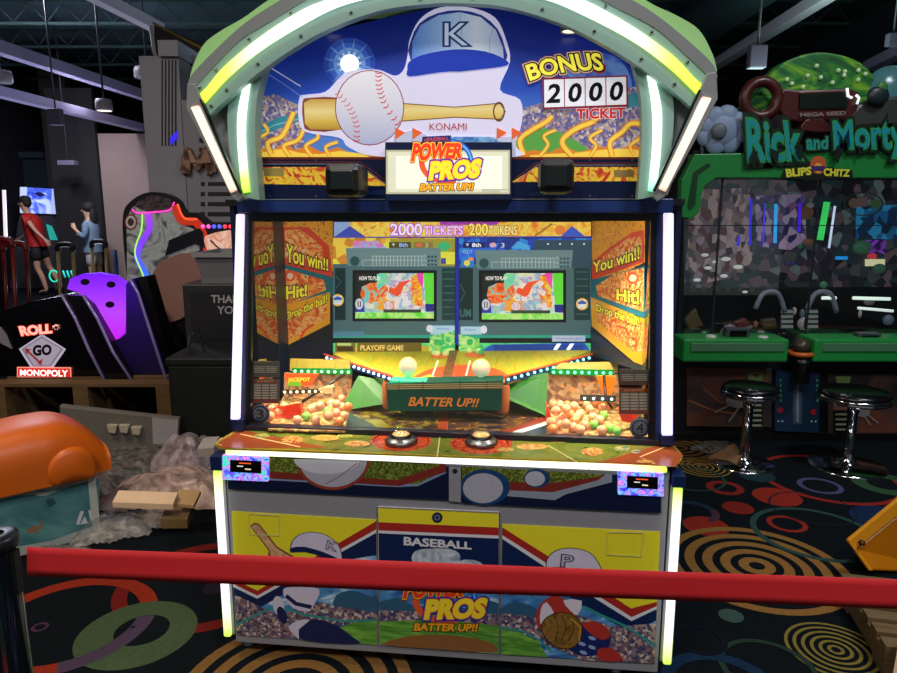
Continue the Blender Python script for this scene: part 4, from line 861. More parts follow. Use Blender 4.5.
for (u, v, pw) in ((312, 230, 4.5), (598, 230, 4.5), (450, 230, 1.5)):  # fill lights without fixtures, added to brighten the trays
    p = L(u, v, .33); l_ = bpy.data.lights.new('tray_fill_light', 'AREA'); l_.energy = pw; l_.size = .12; l_.spread = math.radians(75); l_.color = (1, .86, .66); o = bpy.data.objects.new('tray_fill_light', l_); COL.objects.link(o); o.location = M.M @ Vector((p.x, .31, zu-.03)); o.rotation_euler = (math.radians(4), 0, M.rz)
# =================================================================== ROOM
FIB = 55
def carpet(h):
    key = ('carpet', h)
    if key in _M: return _M[key]
    mt, nt, b = base('carpet_pile')
    n = N(nt, 'ShaderNodeTexNoise'); n.inputs['Scale'].default_value = 90; n.inputs['Detail'].default_value = 3
    nt.links.new(coords(nt, (.5, 2.2, 1)), n.inputs['Vector']); c = lin(h)
    mx = N(nt, 'ShaderNodeMix', data_type='RGBA'); mx.inputs['A'].default_value = tuple(x*.45 for x in c[:3])+(1,); mx.inputs['B'].default_value = tuple(min(1, x*1.5) for x in c[:3])+(1,)
    nt.links.new(n.outputs['Fac'], mx.inputs['Factor']); fin(nt, b, mx.outputs['Result'], .95, 0, 0)
    b.inputs['Specular IOR Level'].default_value = .1
    _M[key] = mt; return mt
W = Frame()
b = MB(); b.add([(-9, -3.5, 0), (6, -3.5, 0), (6, 17, 0), (-9, 17, 0)], [(0, 1, 2, 3)], carpet('#0b1216'))
a = Art(W, (0, 0, 0), (0, 0, 1), step=.00004, mb=b)
class Rug:
    """inlaid carpet figures: true circles on the floor"""
    def at(s, u, v): return W.Z(u, v, 0)
    def R(s, u, v, ru): p = W.Z(u, v, 0); q = W.Z(u+ru, v, 0); return (q-p).length
    def ring(s, u, v, ru, w, h, a0=0, a1=360, n=56):
        c = s.at(u, v); R = s.R(u, v, ru); r = R-s.R(u, v, w); s.raw(c, R, r, h, a0, a1, n)
    def raw(s, c, R, r, h, a0=0, a1=360, n=56):
        a.k += 1; z = a.k*a.step; A = []; B = []
        for i in range(n+1):
            t = math.radians(a0+(a1-a0)*i/n); A.append((c.x+R*math.cos(t), c.y+R*math.sin(t), z)); B.append((c.x+r*math.cos(t), c.y+r*math.sin(t), z))
        b.add(A+B, [(i, i+1, n+2+i, n+1+i) for i in range(n)], carpet(h))
    def disc(s, u, v, ru, h): s.ring(u, v, ru, ru*.999, h)
    def target(s, u, v, ru, h, n, duty=.5, core=True):
        c = s.at(u, v); R = s.R(u, v, ru); st = R/n
        for i in range(n): s.raw(c, R-i*st, max(R-(i+duty)*st, .001), h)
G = Rug()
G.ring(205, 583, 85, 14, '#6e1c18'); G.ring(65, 622, 86, 17, '#8e2c1a'); G.disc(137, 633, 57, '#44563a'); G.disc(142, 630, 26, '#0b1216')
G.ring(65, 622, 86, 17, '#4a3c50', -66, 8); G.disc(133, 627, 2, '#0b1216'); G.ring(40, 627, 8, 3, '#4a2c48'); G.disc(215, 588, 12, '#241c2c')
G.target(295, 690, 118, '#7c5a30', 5, .55)
G.ring(690, 512, 28, 8, '#1c2a3c'); G.disc(706, 526, 22, '#8c2a1e'); G.ring(690, 512, 28, 7, '#4a2c38', -60, 10)
G.target(757, 566, 86, '#8a6230', 5, .56); G.target(836, 650, 47, '#7c6c30', 6, .42)
G.target(703, 467, 27, '#7a6428', 5, .4); G.target(680, 448, 48, '#6a4c24', 6, .5)
G.ring(725, 488, 18, 7, '#7c241c'); G.disc(777, 497, 23, '#8c2a1e'); G.disc(738, 508, 15, '#7c241c'); G.ring(815, 533, 60, 6, '#2a4640'); G.ring(787, 524, 19, 5, '#8c2a1e')
G.disc(888, 520, 34, '#16284a'); G.ring(828, 478, 66, 6, '#8a2620'); G.ring(820, 486, 21, 5, '#4a4468'); G.disc(757, 476, 17, '#1a3438'); G.ring(885, 484, 30, 14, '#2c4c34')
G.disc(731, 616, 12, '#3a5048'); G.ring(768, 668, 47, 6, '#24382c'); G.ring(722, 690, 60, 14, '#142c44'); G.ring(690, 478, 34, 3, '#243c34'); G.ring(812, 508, 40, 2, '#18202c')
G.ring(700, 640, 26, 6, '#0e141c'); G.disc(668, 618, 6, '#5a1c18'); G.disc(560, 500, 40, '#6a2418'); G.ring(150, 480, 60, 9, '#6a2418'); G.ring(60, 470, 40, 6, '#2a4640')
for k in range(60):   # the same scattered figures over the rest of the hall
    x, y = rnd.uniform(-8, 5.5), rnd.uniform(5.0, 15); R = rnd.uniform(.12, .5); h = rnd.choice(['#7c241c', '#2a4640', '#7a6428', '#16284a', '#4a4468'])
    G.raw(Vector((x, y, 0)), R, R*rnd.choice([.0, .6, .8]), h, n=28)
for k in range(24):
    x, y = rnd.uniform(-8, 5.5), rnd.uniform(-3, .6); R = rnd.uniform(.12, .5); h = rnd.choice(['#7c241c', '#2a4640', '#7a6428', '#16284a', '#4a4468'])
    G.raw(Vector((x, y, 0)), R, R*rnd.choice([.0, .6, .8]), h, n=28)
struct(b.build('floor', weld=False))
DK = mat('#3a5254', .9, sc=3); DW = mat('#26282e', .9, sc=3)
struct(MB().box(-9, 6, -3.5, 17, 4.6, 4.7, DK).build('ceiling'))
struct(MB().box(-9.1, -9, -3.5, 17, 0, 4.6, DW).build('wall_left')); struct(MB().box(6, 6.1, -3.5, 17, 0, 4.6, DW).build('wall_right'))
struct(MB().box(-9, 6, 17, 17.1, 0, 4.6, mat('#15171c', .9, sc=2)).build('wall_back')); 
# ceiling joists / light rails, traced at their own height
def beam(u0, v0, u1, v1, z, w, h, mt, ext=(0, 0)):
    A = W.Z(u0, v0, z); B = W.Z(u1, v1, z); d = (B-A).normalized(); A -= d*ext[0]; B += d*ext[1]
    s_ = Vector((-d.y, d.x, 0))*w/2; b = MB(); b.prism([A+s_, B+s_, B-s_, A-s_], (0, 0, h), mt); return struct(b.build('trim_'+str(beam.n)))
beam.n = 1
RAIL = mat('#a8a0c0', .5); RAIL2 = mat('#c0b8c4', .5)
for args in ((0, 54, 160, 105, 3.3, .14, .14, RAIL, (1.5, 1)), (0, 97, 162, 136, 2.9, .16, .12, RAIL, (1.5, 1)), (80, -6, 152, 30, 3.6, .12, .12, RAIL2, (1, .2)), (700, 78, 832, -2, 3.6, .14, .12, RAIL2, (.6, 2)), (872, 70, 930, 42, 3.3, .16, .12, RAIL, (.1, 2))):
    beam(*args); beam.n += 1
JO = mat('#3c5652', .8)
for k in range(9):
    y = 3.5+k*1.5; b = MB(); b.box(-9, 6, y-.04, y+.04, 4.56, 4.6, JO); b.box(-9, 6, y-.03, y+.03, 4.25, 4.29, JO)
    for j in range(30): x = -9+j*.5; b.tube([(x, y, 4.29), (x+.25, y, 4.56), (x+.5, y, 4.29)], .012, JO, 5)
    struct(b.build('trim_'+str(beam.n))); beam.n += 1
for (z, x, h, mt) in ((3.6, 2.9, .5, DK), ):
    b = MB(); b.lathe([(.28, 0), (.28, 14)], (3.4, 3, 4.0), mat('#1c2c30', .6), 20, (0, 1, 0)); o = b.build('trim_'+str(beam.n)); struct(o); beam.n += 1
# far walls at the back left
b = MB(); p0 = W.Y(102, 220, 12.6); p1 = W.Y(170, 220, 12.6); b.box(p0.x, p1.x+.6, 12.6, 12.8, 0, 2.85, mat('#8a7670', .8, sc=2)); struct(b.build('wall_partition'))
b = MB(); p0 = W.Y(96, 220, 13.9); p1 = W.Y(104, 220, 12.55); b.box(p0.x, p1.x, 12.5, 12.59, 0, 3.6, mat('#0c0c0e', .8)); struct(b.build('trim_'+str(beam.n))); beam.n += 1
b = MB(); p0 = W.Y(48, 180, 14.4); p1 = W.Y(74, 180, 14.4); b.box(p0.x, p1.x, 14.4, 14.6, 0, 4.6, mat('#4a4240', .8, sc=2)); struct(b.build('trim_'+str(beam.n))); beam.n += 1
b = MB(); p0 = W.Y(-40, 330, 15); p1 = W.Y(46, 158, 15); b.box(p0.x, p1.x, 15, 15.2, 0, p1.z, mat('#2a3a44', .8, sc=2)); b.box(p0.x, p1.x, 14.9, 15.2, p1.z, p1.z+.12, mat('#30484c', .8)); struct(b.build('trim_'+str(beam.n))); beam.n += 1
# pendant lamps
def pendant(u, v, y, r, label, lit=True):
    p = W.Y(u, v, y); fr = Frame((p.x, y, 4.6)); t = thing('pendant_lamp', fr, label, 'lamp'); z = p.z-4.6
    MB().tube([(0, 0, 0), (0, 0, z+.08)], .012, mat('#3a3a40', .5), 6).build('cord', t); MB().lathe([(0, .09), (r*.9, .08), (r, .03), (r, -.04), (r*.9, -.06)], (0, 0, z), mat('#a8a4b0', .5), 20).build('lamp_shade', t)
    MB().lathe([(0, -.05), (r*.86, -.05), (r*.86, -.055), (0, -.055)], (0, 0, z), glow('#fff0c8', 2.5) if lit else mat('#8c8894', .5), 20).build('lamp_lens', t)
pendant(104, 106, 9, .10, 'small lit round pendant lamp hanging between the ceiling rails')
pendant(147, 74, 9.5, .16, 'unlit pale pendant fixture hanging beside the grey tower', False)
pendant(1, 78, 8.5, .12, 'pale pendant fixture at the left edge under the upper rail', False)
def boxfix(u, v, y, w, h, label, name='ceiling_speaker', cat='ceiling speaker'):
    p = W.Y(u, v, y); t = thing(name, Frame((p.x, y, 4.6)), label, cat); z = p.z-4.6
    MB().box(-w, w, -w*.6, w*.6, z-h, z+h, mat('#5a5468', .5)).build('housing', t, bevel=.01); MB().tube([(0, 0, z+h), (0, 0, 0)], .01, mat('#3a3a40', .5), 6).build('rod', t)
boxfix(757, 57, 6, .07, .09, 'small grey box hanging from the right ceiling rail'); boxfix(56, 117, 9, .08, .10, 'small grey box hanging below the lower left rail'); boxfix(893, 40, 7, .06, .06, 'small pale fixture hanging at the right edge near the ceiling')
boxfix(68, 163, 12, .14, .04, 'small pale box high on the brown pillar far left')
# =================================================================== LEFT SIDE
# ---- dice game cabinet with the lit sign
D = 4.6; Y0 = D
fr = Frame((W.Y(85, 400, D).x, D, 0)); dg = thing('dice_game_cabinet', fr, 'black ride-style dice game with purple die panel and lit lozenge sign', 'arcade machine')
l = lambda u, v, y=0: fr.Y(u, v, y)
GB = mat('#08060c', .15); PUR = mat('#7a1cf0', .3, 0, .75, var=.12, sc=4)
b = MB(); b.prism([l(u, v, .05) for u, v in ((-30, 330), (0, 312), (30, 302), (62, 296), (80, 297), (90, 305), (132, 384), (-30, 384))], (0, 1.0, 0), GB); b.build('side_body', dg, bevel=.01)
b = MB(); b.strip([l(62, 295, .0), l(76, 318, 0), l(90, 350, 0), l(105, 383, 0)], [l(82, 296, .0), l(96, 318, 0), l(112, 352, 0), l(131, 383, 0)], (0, .05, 0), mat('#0e0a14', .15)); b.build('curved_rail', dg)
for pts in ([(61, 294), (75, 318), (89, 350), (104, 383)], [(83, 295), (97, 318), (113, 352), (131, 384)], [(130, 279), (138, 293), (150, 330), (166, 383)]):
    MB().tube([l(u, v, -.01) for u, v in pts], .010, mat('#9a8cc0', .3, .5, .08), 8).build('edge_trim', dg)
b = MB(); P = [(67, 289), (70, 279), (82, 274), (98, 273), (114, 276), (126, 284), (126, 322), (124, 333), (116, 340), (108, 342), (103, 337), (84, 296), (78, 292)]
b.prism([l(u, v, .12) for u, v in P], (0, .06, 0), grad([(0, '#c020f0'), (.4, '#b040ff'), (1, '#6a10f0')], 'Z', l(100, 342).z, l(100, 273).z, e=.8)); a = Art(fr, (0, .1195, 0), mb=b)
for u, v in ((85, 282), (111, 284.5), (110, 304.5)): a.disc(u, v, 4.6, 3.2, mat('#1a0830', .3))
b.build('die_panel', dg, label='glowing purple panel with three dark pips')
b = MB(); b.prism([l(u, v, .1) for u, v in ((126, 284), (131, 279), (166, 384), (131, 384), (112, 345), (126, 334))], (0, .2, 0), grad([(0, '#0a0618'), (.6, '#200a60'), (1, '#3a10b0')], 'Z', l(100, 384).z, l(100, 280).z, e=.15)); b.build('side_body', dg)
b = MB(); b.prism([l(u, v, .15) for u, v in ((132, 280), (140, 277), (146, 276), (175, 384), (166, 384))], (0, .15, 0), GB); b.build('side_body', dg)
b = MB(); o = (0, .045, 0); a = Art(fr, (0, .046, 0), mb=b, step=.001)
a.poly([(19, 349), (42, 334), (66, 349), (53, 368), (31, 368)], glow('#b8b0c8', .6)); a.poly([(21.5, 349), (42, 336), (63.5, 349), (51, 366.5), (33, 366.5)], glow('#8a8098', .45)); a.poly([(24, 349), (42, 338), (61, 349), (50, 365), (34, 365)], glow('#a8a0b4', .5))
a.text('GO', [(33, 345), (52, 344), (52, 355), (33, 356)], mat('#0a0610', .3), off=.05); a.line([(27, 350), (41, 363)], 2, glow('#8a2c24', .6)); a.poly([(25, 348), (31, 349), (27, 354)], glow('#8a2c24', .6)); a.poly([(38, 363), (43, 358), (42, 365)], glow('#8a2c24', .6))
a.text('ROLL', [(19, 326), (53, 323.5), (53, 333), (22, 336)], glow('#ffb0a0', 1), [(.10, glow('#c83a2c', .8))], off=.05); a.text('*', quad(53, 324, 61, 331), glow('#ffb0a0', 1), off=.08)
a.poly([(18, 366.5), (72, 367), (72.5, 379), (18, 377)], glow('#f09080', .9)); a.poly([(19, 367.5), (71, 368), (71.5, 378), (19, 376)], glow('#c8281c', .8)); a.text('MONOPOLY', [(21, 369), (69, 369.7), (69, 376.5), (21, 375)], glow('#fff0ec', 1.1), off=.035)
a.build('lit_sign', dg, label='lit lozenge sign with pink lettering')
b = MB(); b.prism([l(u, v, .035) for u, v in ((-8, 326), (0, 327), (6, 335), (12, 349), (2, 344), (-8, 338))], (0, .01, 0), mat('#8a8494', .3)); b.build('white_emblem', dg)
# ---- neon scroll marquee board behind it
D = 5.9; fr = Frame((W.Y(170, 400, D).x, D, 0)); nm = thing('scroll_sign', fr, 'tall curved sign board with rainbow light scroll and red band', 'sign'); l = lambda u, v, y=0: fr.Y(u, v, y)
oc = [(124, 250), (123, 215), (130, 202), (145, 193), (162, 193), (176, 200), (184, 212), (196, 213), (208, 222), (222, 228), (240, 229), (240, 300), (228, 330), (200, 345), (160, 345), (136, 325), (130, 300)]
b = MB(); b.prism(smooth([l(u, v) for u, v in oc], 4), (0, .12, 0), mat('#121014', .4)); a = Art(fr, (0, -.001, 0), mb=b, step=.001)
a.poly([(127, 248), (128, 216), (140, 203), (172, 205), (186, 226), (196, 230), (200, 250), (168, 262), (150, 280), (136, 318), (128, 300)], swirl([(.35, '#4a4c50'), (.5, '#a0a5a2'), (.62, '#7a8a84'), (.72, '#30343a')], 5, .2, dist=2), 2)
a.poly([(135, 206), (145, 197), (162, 196), (175, 203), (172, 209), (150, 212)], swirl([(.4, '#181418'), (.6, '#58484c')], 14, .05), 2)
for (u, v, r) in ((131, 222, 8), (139, 305, 9), (135, 285, 6)): a.disc(u, v, r*.8, r, mat('#8a2c34', .4)); a.disc(u, v, r*.62, r*.8, mat('#c8c4bc', .4, 0, .1)); a.disc(u, v, r*.4, r*.5, mat('#5a3c34', .4))
rnb = grad([(0, '#2cb0e8'), (.25, '#30d8e0'), (.5, '#3a6af0'), (.75, '#7a3af0'), (1, '#a040e0')], 'Z', l(0, 330).z, l(0, 212).z, e=.9)
a.line([tuple(p.xy) for p in smooth([(148, 212, 0), (150, 228, 0), (141, 245, 0), (138, 258, 0), (147, 275, 0), (149, 290, 0), (145, 304, 0)], 4, False)], 6, rnb)
a.line([tuple(p.xy) for p in smooth([(143, 214, 0), (142, 230, 0), (137, 244, 0), (136, 256, 0), (144, 276, 0), (145, 290, 0), (141, 302, 0)], 4, False)], 1.4, glow('#a8f070', 1))
a.line([tuple(p.xy) for p in smooth([(133, 209, 0), (138, 213, 0), (155, 212, 0), (170, 210, 0), (175, 202, 0)], 4, False)], 1.6, glow('#ff40c0', 1.1)); a.line([(131, 280), (131, 300), (134, 316)], 1.2, glow('#2c50ff', 1))
a.line([tuple(p.xy) for p in smooth([(176, 205, 0), (182, 220, 0), (196, 222, 0), (203, 232, 0), (208, 250, 0), (212, 268, 0)], 5, False)], 8, mat('#d8381c', .4, 0, .35)); a.line([tuple(p.xy) for p in smooth([(178, 204, 0), (185, 218, 0), (198, 219, 0)], 5, False)], 2, glow('#ff5a30', .9))
a.poly([(206, 236), (240, 232), (240, 268), (214, 262), (208, 250)], swirl([(.35, '#d88a74'), (.5, '#f0b8a0'), (.62, '#f4d0b8')], 9, .5), 3); a.line([(211, 240), (217, 246), (222, 250)], 1.6, mat('#5a2c1c', .4))
a.poly([(160, 262), (200, 252), (212, 272), (212, 300), (150, 330), (146, 300)], mat('#9c7464', .6), 2); a.poly([(200, 228), (204, 232), (206, 248), (196, 244), (166, 256), (170, 240)], mat('#0a0a0c', .4))
a.build('sign_board', nm)
for k in range(7): p = l(203+k*5.5, 226.5-k*.0, -.012); MB().ball(p, .018, glow(rnd.choice(['#ff4050', '#5060ff', '#ff60c0']), 1.2), 8).build('sign_bulb', nm)
MB().box(l(140, 320).x, l(225, 320).x, .12, .5, 0, l(0, 250).z, BLK).build('sign_base', nm)
# ---- tower prop
D = 6.6; fr = Frame((W.Y(195, 400, D).x, D, 0)); tw = thing('tower_prop', fr, 'tall grey scale-model skyscraper prop with letter emblem', 'model tower'); l = lambda u, v, y=0: fr.Y(u, v, y)
TG = mat('#9c9ca8', .6, sc=8); TD = mat('#22222a', .6)
def block(u0, v0, u1, v1, y0, y1, nm_='tower_block', mt=TG): 
    p, q = l(u0, v1, y0), l(u1, v0, y0); return MB().box(p.x, q.x, y0, y1, max(0, p.z), q.z, mt)
b = block(160, 56, 178, 330, 0, .5); a = Art(fr, (0, -.001, 0), mb=b, step=.001)
for k in range(5): a.rect(161.5+k*3.4, 60, 163+k*3.4, 146, TD)
a.poly([(170, 138), (178, 130), (178, 138), (171, 146)], glow('#3428e8', .8)); a.build('tower_block', tw)
b = block(158.5, 40, 177, 56, -.05, .5, mt=mat('#a4a4b0', .6)); b.build('tower_crown', tw); 
b = block(180, 55, 194, 200, .3, .8, mt=mat('#8a8a96', .6)); a = Art(fr, (0, .299, 0), mb=b, step=.001)
for k in range(9): a.rect(181, 64+k*5, 193, 66+k*5, TD)
b.build('tower_block', tw)
b = block(177, 100, 187, 200, .1, .6); a = Art(fr, (0, .099, 0), mb=b, step=.001)
for k in range(8): a.rect(179, 104+k*6, 185, 107+k*6, TD if k > 5 else mat('#1c1c58', .4, 0, .2))
b.build('tower_block', tw)
b = MB(); c = l(179, 200, .05); r = l(195, 200, .05).x-c.x; zt_ = l(180, 148, .05).z; b.lathe([(0, zt_), (r, zt_), (r, 0)], (c.x, .25, 0), TG, 20, sm=False)
for k in range(12): z_ = zt_-.1-k*.09; b.lathe([(r+.002, z_), (r+.002, z_-.035)], (c.x, .25, 0), TD, 20)
b.build('tower_drum', tw)
b = block(196, 100, 245, 330, .0, .6, mt=mat('#94949e', .6)); a = Art(fr, (0, -.001, 0), mb=b, step=.001)
for k in range(9):
    a.rect(208, 182+k*10, 232, 186+k*10, TD); a.rect(201, 182+k*10, 205, 186+k*10, TD)
for k in range(6): a.rect(200, 108+k*10, 240, 112+k*10, TD)
b.build('tower_block', tw)
b = MB(); MM = [(180, 172), (181, 158), (185, 146), (190, 148), (196, 160), (203, 147), (208, 145), (214, 158), (216, 172), (207, 176), (204, 164), (197, 172), (191, 163), (189, 175)]
b.prism([l(u, v, -.06) for u, v in MM], (0, .06, 0), swirl([(.3, '#2c1812'), (.5, '#6a4434'), (.65, '#a8826c')], 9)); b.prism([l(u, v, -.075) for u, v in ((187, 150), (190, 150), (196, 163), (191, 163))], (0, .02, 0), mat('#b89a84', .5)); b.prism([l(u, v, -.075) for u, v in ((204, 150), (207, 149), (211, 163), (199, 164))], (0, .02, 0), mat('#a8866c', .5)); b.build('letter_emblem', tw, bevel=.006)
# dark hoarding with planet print and little plane, yellow cable
D = 7.5; fr = Frame((W.Y(158, 400, D).x, D, 0)); pb = thing('backdrop_board', fr, 'dark tall backdrop board with purple starry print left of the tower', 'board'); l = lambda u, v, y=0: fr.Y(u, v, y)
b = MB(); b.prism([l(u, v) for u, v in ((154, 23), (212, 48), (212, 330), (160, 330))], (0, .06, 0), mat('#0d0d12', .6)); a = Art(fr, (0, -.001, 0), mb=b, step=.001)
b.build('board', pb); MB().tube([l(153, 23), l(205, 50)], .012, mat('#8a7430', .5), 6).build('edge_rope', pb); MB().tube([l(151, 26, -.02), l(154, 50, -.02), l(158, 66, -.02)], .02, mat('#a8a4b0', .5), 6).build('edge_rail', pb)
b = MB(); b.prism(smooth([l(u, v, -.35) for u, v in ((147, 143), (152, 150), (162, 152), (166, 165), (163, 190), (150, 176))], 3), (0, .04, 0), cells(['#141438', '#241a4c', '#3a2c5c', '#101028', '#5a3c6c'], 30, .1)); MB().tube([l(158, 165, -.33), l(158, 165, .01)], .015, BLK, 6).build('peg', pb); b.build('planet_print', pb)
D = 7.25; p = W.Y(155, 146, D); fr = Frame((p.x, D, 0)); l = lambda u, v, y=0: fr.Y(u, v, y)
b = MB(); b.prism([l(u, v) for u, v in ((146, 139), (150, 139), (154, 144), (160, 147), (165, 148), (163, 151), (155, 150), (148, 150), (145, 148), (149, 146))], (0, .03, 0), mat('#c8d0dc', .4, 0, .1)); o = b.build('toy_plane', loc=fr.loc); tag(o, 'little white toy plane mounted left of the grey tower', 'toy plane')
MB().tube([l(155, 148, .02), l(155, 148, .25)], .008, BLK, 6).build('mount_rod', o)
# ---- litter bin and tray
D = 4.75; fr = Frame((W.Y(222, 400, D).x, D, 0)); tb = thing('litter_bin', fr, 'dark litter bin with grey tray on top and thank-you lettering', 'litter bin'); l = lambda u, v, y=0: fr.Y(u, v, y)
p, q = l(192, 430), l(262, 284); DG = mat('#26282c', .45)
MB().box(p.x, q.x, 0, .55, 0, q.z, DG).build('bin_body', tb, bevel=.012)
b = MB(); r_, s_2 = l(193, 345), l(262, 292); b.box(r_.x+.01, s_2.x-.02, -.012, .0, r_.z, s_2.z, mat('#1e2024', .4)); a = Art(fr, (0, -.0125, 0), mb=b)
a.text('THANK', [(211, 295), (248, 295), (248, 303), (211, 303)], mat('#a8a8ac', .5), off=.02); a.text('YOU', [(217, 306), (241, 306), (241, 314), (217, 314)], mat('#a8a8ac', .5), off=.02); a.build('bin_flap', tb)
MB().box(p.x+.02, q.x-.04, -.006, 0, l(0, 428).z, l(0, 350).z, mat('#1a1c20', .4)).build('bin_door', tb)
p, q = l(200, 283), l(262, 254); fr2 = Frame((fr.loc.x, D, l(222, 284).z)); 
b = MB(); z0 = 0.002; z1 = l(222, 254).z-l(222, 284).z; x0, x1 = p.x, q.x
b.strip([(x0-.02, -.03, z1), (x0+.02, .02, z0), ], [(x1+.02, -.03, z1), (x1-.02, .02, z0)], (0, .01, 0), mat('#77777c', .45))
b.box(x0-.03, x1+.03, -.045, -.02, z1-.02, z1+.01, mat('#8a8a8e', .4)); b.box(x0-.03, x0, -.04, .5, z1-.02, z1+.01, mat('#8a8a8e', .4)); b.box(x1, x1+.03, -.04, .5, z1-.02, z1+.01, mat('#8a8a8e', .4)); b.box(x0-.03, x1+.03, .47, .5, z1-.02, z1+.01, mat('#8a8a8e', .4)); b.box(x0+.01, x1-.01, .01, .48, z0, z1-.02, mat('#6c6c72', .45))
o = b.build('serving_tray_stack', loc=fr2.loc); tag(o, 'grey plastic tub standing on top of the dark litter bin', 'tub')
# ---- black crate in front
D = 4.15; fr = Frame((W.Y(205, 400, D).x, D, 0)); l = lambda u, v, y=0: fr.Y(u, v, y); p, q = l(173, 444), l(240, 358)
bb = thing('equipment_case', fr, 'plain black equipment case standing behind the plastic sheeting', 'case'); MB().box(p.x, q.x, 0, .5, 0, q.z-.05, mat('#0c1614', .5)).build('case_body', bb, bevel=.012); MB().box(p.x-.01, q.x+.01, -.01, .51, q.z-.05, q.z, mat('#0e1816', .45)).build('case_lid', bb, bevel=.01)
b = MB(); A = l(200, 354, .2); b.tube([A+Vector((-.08, 0, -.0)), A+Vector((-.06, 0, .12)), A+Vector((.0, .0, .16)), A+Vector((.03, 0, .02))], .006, CHROME, 6); b.build('case_handle', bb)
# ---- pallet
D = 4.62; 
def pallet(name, fr, x0, x1, dep, h, label, cols=('#5a4426', '#6c5230')):
    t = thing(name, fr, label, 'pallet'); wd = swirl([(.3, cols[0]), (.6, cols[1])], 6, stretch=(.4, 4, 4), r=.8)
    n = 6; w = dep/n*.72
    for k in range(n): MB().box(x0, x1, k*dep/n*1.04, k*dep/n*1.04+w, h-.022, h, wd).build('deck_board', t, bevel=.002)
    for k in range(3):
        MB().box(x0+k*(x1-x0-.1)/2, x0+k*(x1-x0-.1)/2+.1, 0, dep, .02, h-.022, wd).build('stringer', t)
    for k in range(2): MB().box(x0, x1, k*(dep-.12), k*(dep-.12)+.1, 0, .02, wd).build('bottom_board', t)
    return t
D = 4.45; fr = Frame((W.Y(85, 400, D).x, D, 0)); l = lambda u, v, y=0: fr.Y(u, v, y); hz = l(85, 384).z
pallet('wooden_pallet', fr, l(-10, 395).x, l(171, 395).x, 1.1, hz, 'wooden pallet carrying the black dice game cabinet')
for c in dg.children:
    for v_ in c.data.vertices: v_.co.z = max(v_.co.z, hz+.001)
# ---- grey white panel with blister pack, on the floor behind the orange seat
D = 4.1; fr = Frame((W.Y(140, 400, D).x, D, 0)); l = lambda u, v, y=0: fr.Y(u, v, y)
t = thing('packing_board', fr, 'pale grey board leaning behind the plastic wrap, one end white', 'board'); P = [l(60, 405), l(179, 418), l(177, 446), l(60, 452)]
for p in P: p.z = max(p.z, .01)
b = MB(); b.prism(P, (0, .03, 0), mat('#6c6960', .6)); a = Art(fr, (0, -.001, 0), mb=b); a.poly([(152, 415.5), (178.5, 418.5), (176.5, 445), (153, 444)], mat('#a8a4a8', .5)); a.poly([(60, 405), (178, 418), (178, 420), (60, 408)], mat('#8a867c', .5)); b.build('board', t)
for u, v in ((112, 430), (124, 430), (136, 432)):
    P = [l(u-6, v-5, -.03), l(u+5, v-5, -.03), l(u+3, v+4, -.03), l(u-4, v+3, -.03)]; MB().prism(P, (0, .03, 0), mat('#b8b09c', .35)).build('moulded_pad', t, bevel=.006)
# ---- crumpled sheets
def crumple(name, fr, cx_, cy_, rx, ry, hz, mt, seed, label, cat, n=44, amp=.55, parent=None):
    r = random.Random(seed); ph = [(r.uniform(0, 6.28), r.uniform(3, 16), r.uniform(3, 16), r.uniform(.3, 1)) for _ in range(12)]
    def f(s, t):
        a_, q = 2*math.pi*s, t; e = 1+.18*math.sin(a_*3+seed)+.1*math.sin(a_*7+2*seed)
        x = cx_+rx*q*e*math.cos(a_); y = cy_+ry*q*e*math.sin(a_); h = 0
        for (p_, fx, fy, am) in ph: h += am*abs(math.sin(fx*x*1.5+fy*y*1.5+p_))
        prof = (1-q*q)**.75
        return Vector((x, y, .006+hz*prof*(.62+.16*h*amp)*.82+.012*abs(math.sin(17*a_+seed))*q))
    b = MB(); b.grid(f, n*2, n//2, mt); o = b.build(name, parent, loc=None if parent else fr.loc, weld=True)
    if not parent: tag(o, label, cat)
    return o
fr = Frame((W.Z(170, 500, 0).x, W.Z(170, 500, 0).y, 0)); 
def fl(u, v): return fr.Z(u, v, 0)
SHEET = film('#dcbcb0', .55, 8)
c = fl(174, 496); crumple('plastic_sheet', fr, c.x, c.y, .34, .25, .15, SHEET, 3, 'crumpled pinkish translucent plastic sheet heaped beside the machine', 'plastic sheet')
fr = Frame((W.Z(150, 470, 0).x, W.Z(150, 470, 0).y, 0)); c = fl(192, 470); crumple('plastic_sheet', fr, c.x, c.y, .20, .22, .24, film('#c8b8bc', .5, 8), 5, 'greyish plastic sheet rising against the machine corner', 'plastic sheet')
fr = Frame((W.Z(112, 528, 0).x, W.Z(112, 528, 0).y, 0)); c = fl(112, 532); crumple('bubble_wrap', fr, c.x, c.y, .17, .16, .09, film('#c0bcb4', .4, 14), 8, 'clear crinkled wrap lying beside the printed box corner', 'plastic wrap')
fr = Frame((W.Z(140, 520, 0).x, W.Z(140, 520, 0).y, 0)); c = fl(143, 524); crumple('bubble_wrap', fr, c.x, c.y, .17, .10, .05, film('#c8c0b4', .35, 14), 9, 'thin clear wrap under the white foam plank', 'plastic wrap')
fr = Frame((W.Z(120, 455, 0).x, W.Z(120, 455, 0).y, 0)); c = fl(122, 468); crumple('bubble_wrap', fr, c.x, c.y, .28, .38, .11, film('#8a8680', .5, 14), 12, 'grey bubble wrap spread in front of the pale board', 'plastic wrap')
fr = Frame((W.Z(60, 560, 0).x, W.Z(60, 560, 0).y, 0)); c = fl(62, 555); crumple('bubble_wrap', fr, c.x, c.y, .13, .06, .03, film('#989490', .4, 14), 14, 'flat clear wrap poking out under the printed box', 'plastic wrap')
fr = Frame((W.Z(18, 428, 0).x, 3.9, 0)); c = fr.Y(30, 420, 0); c.z = 0
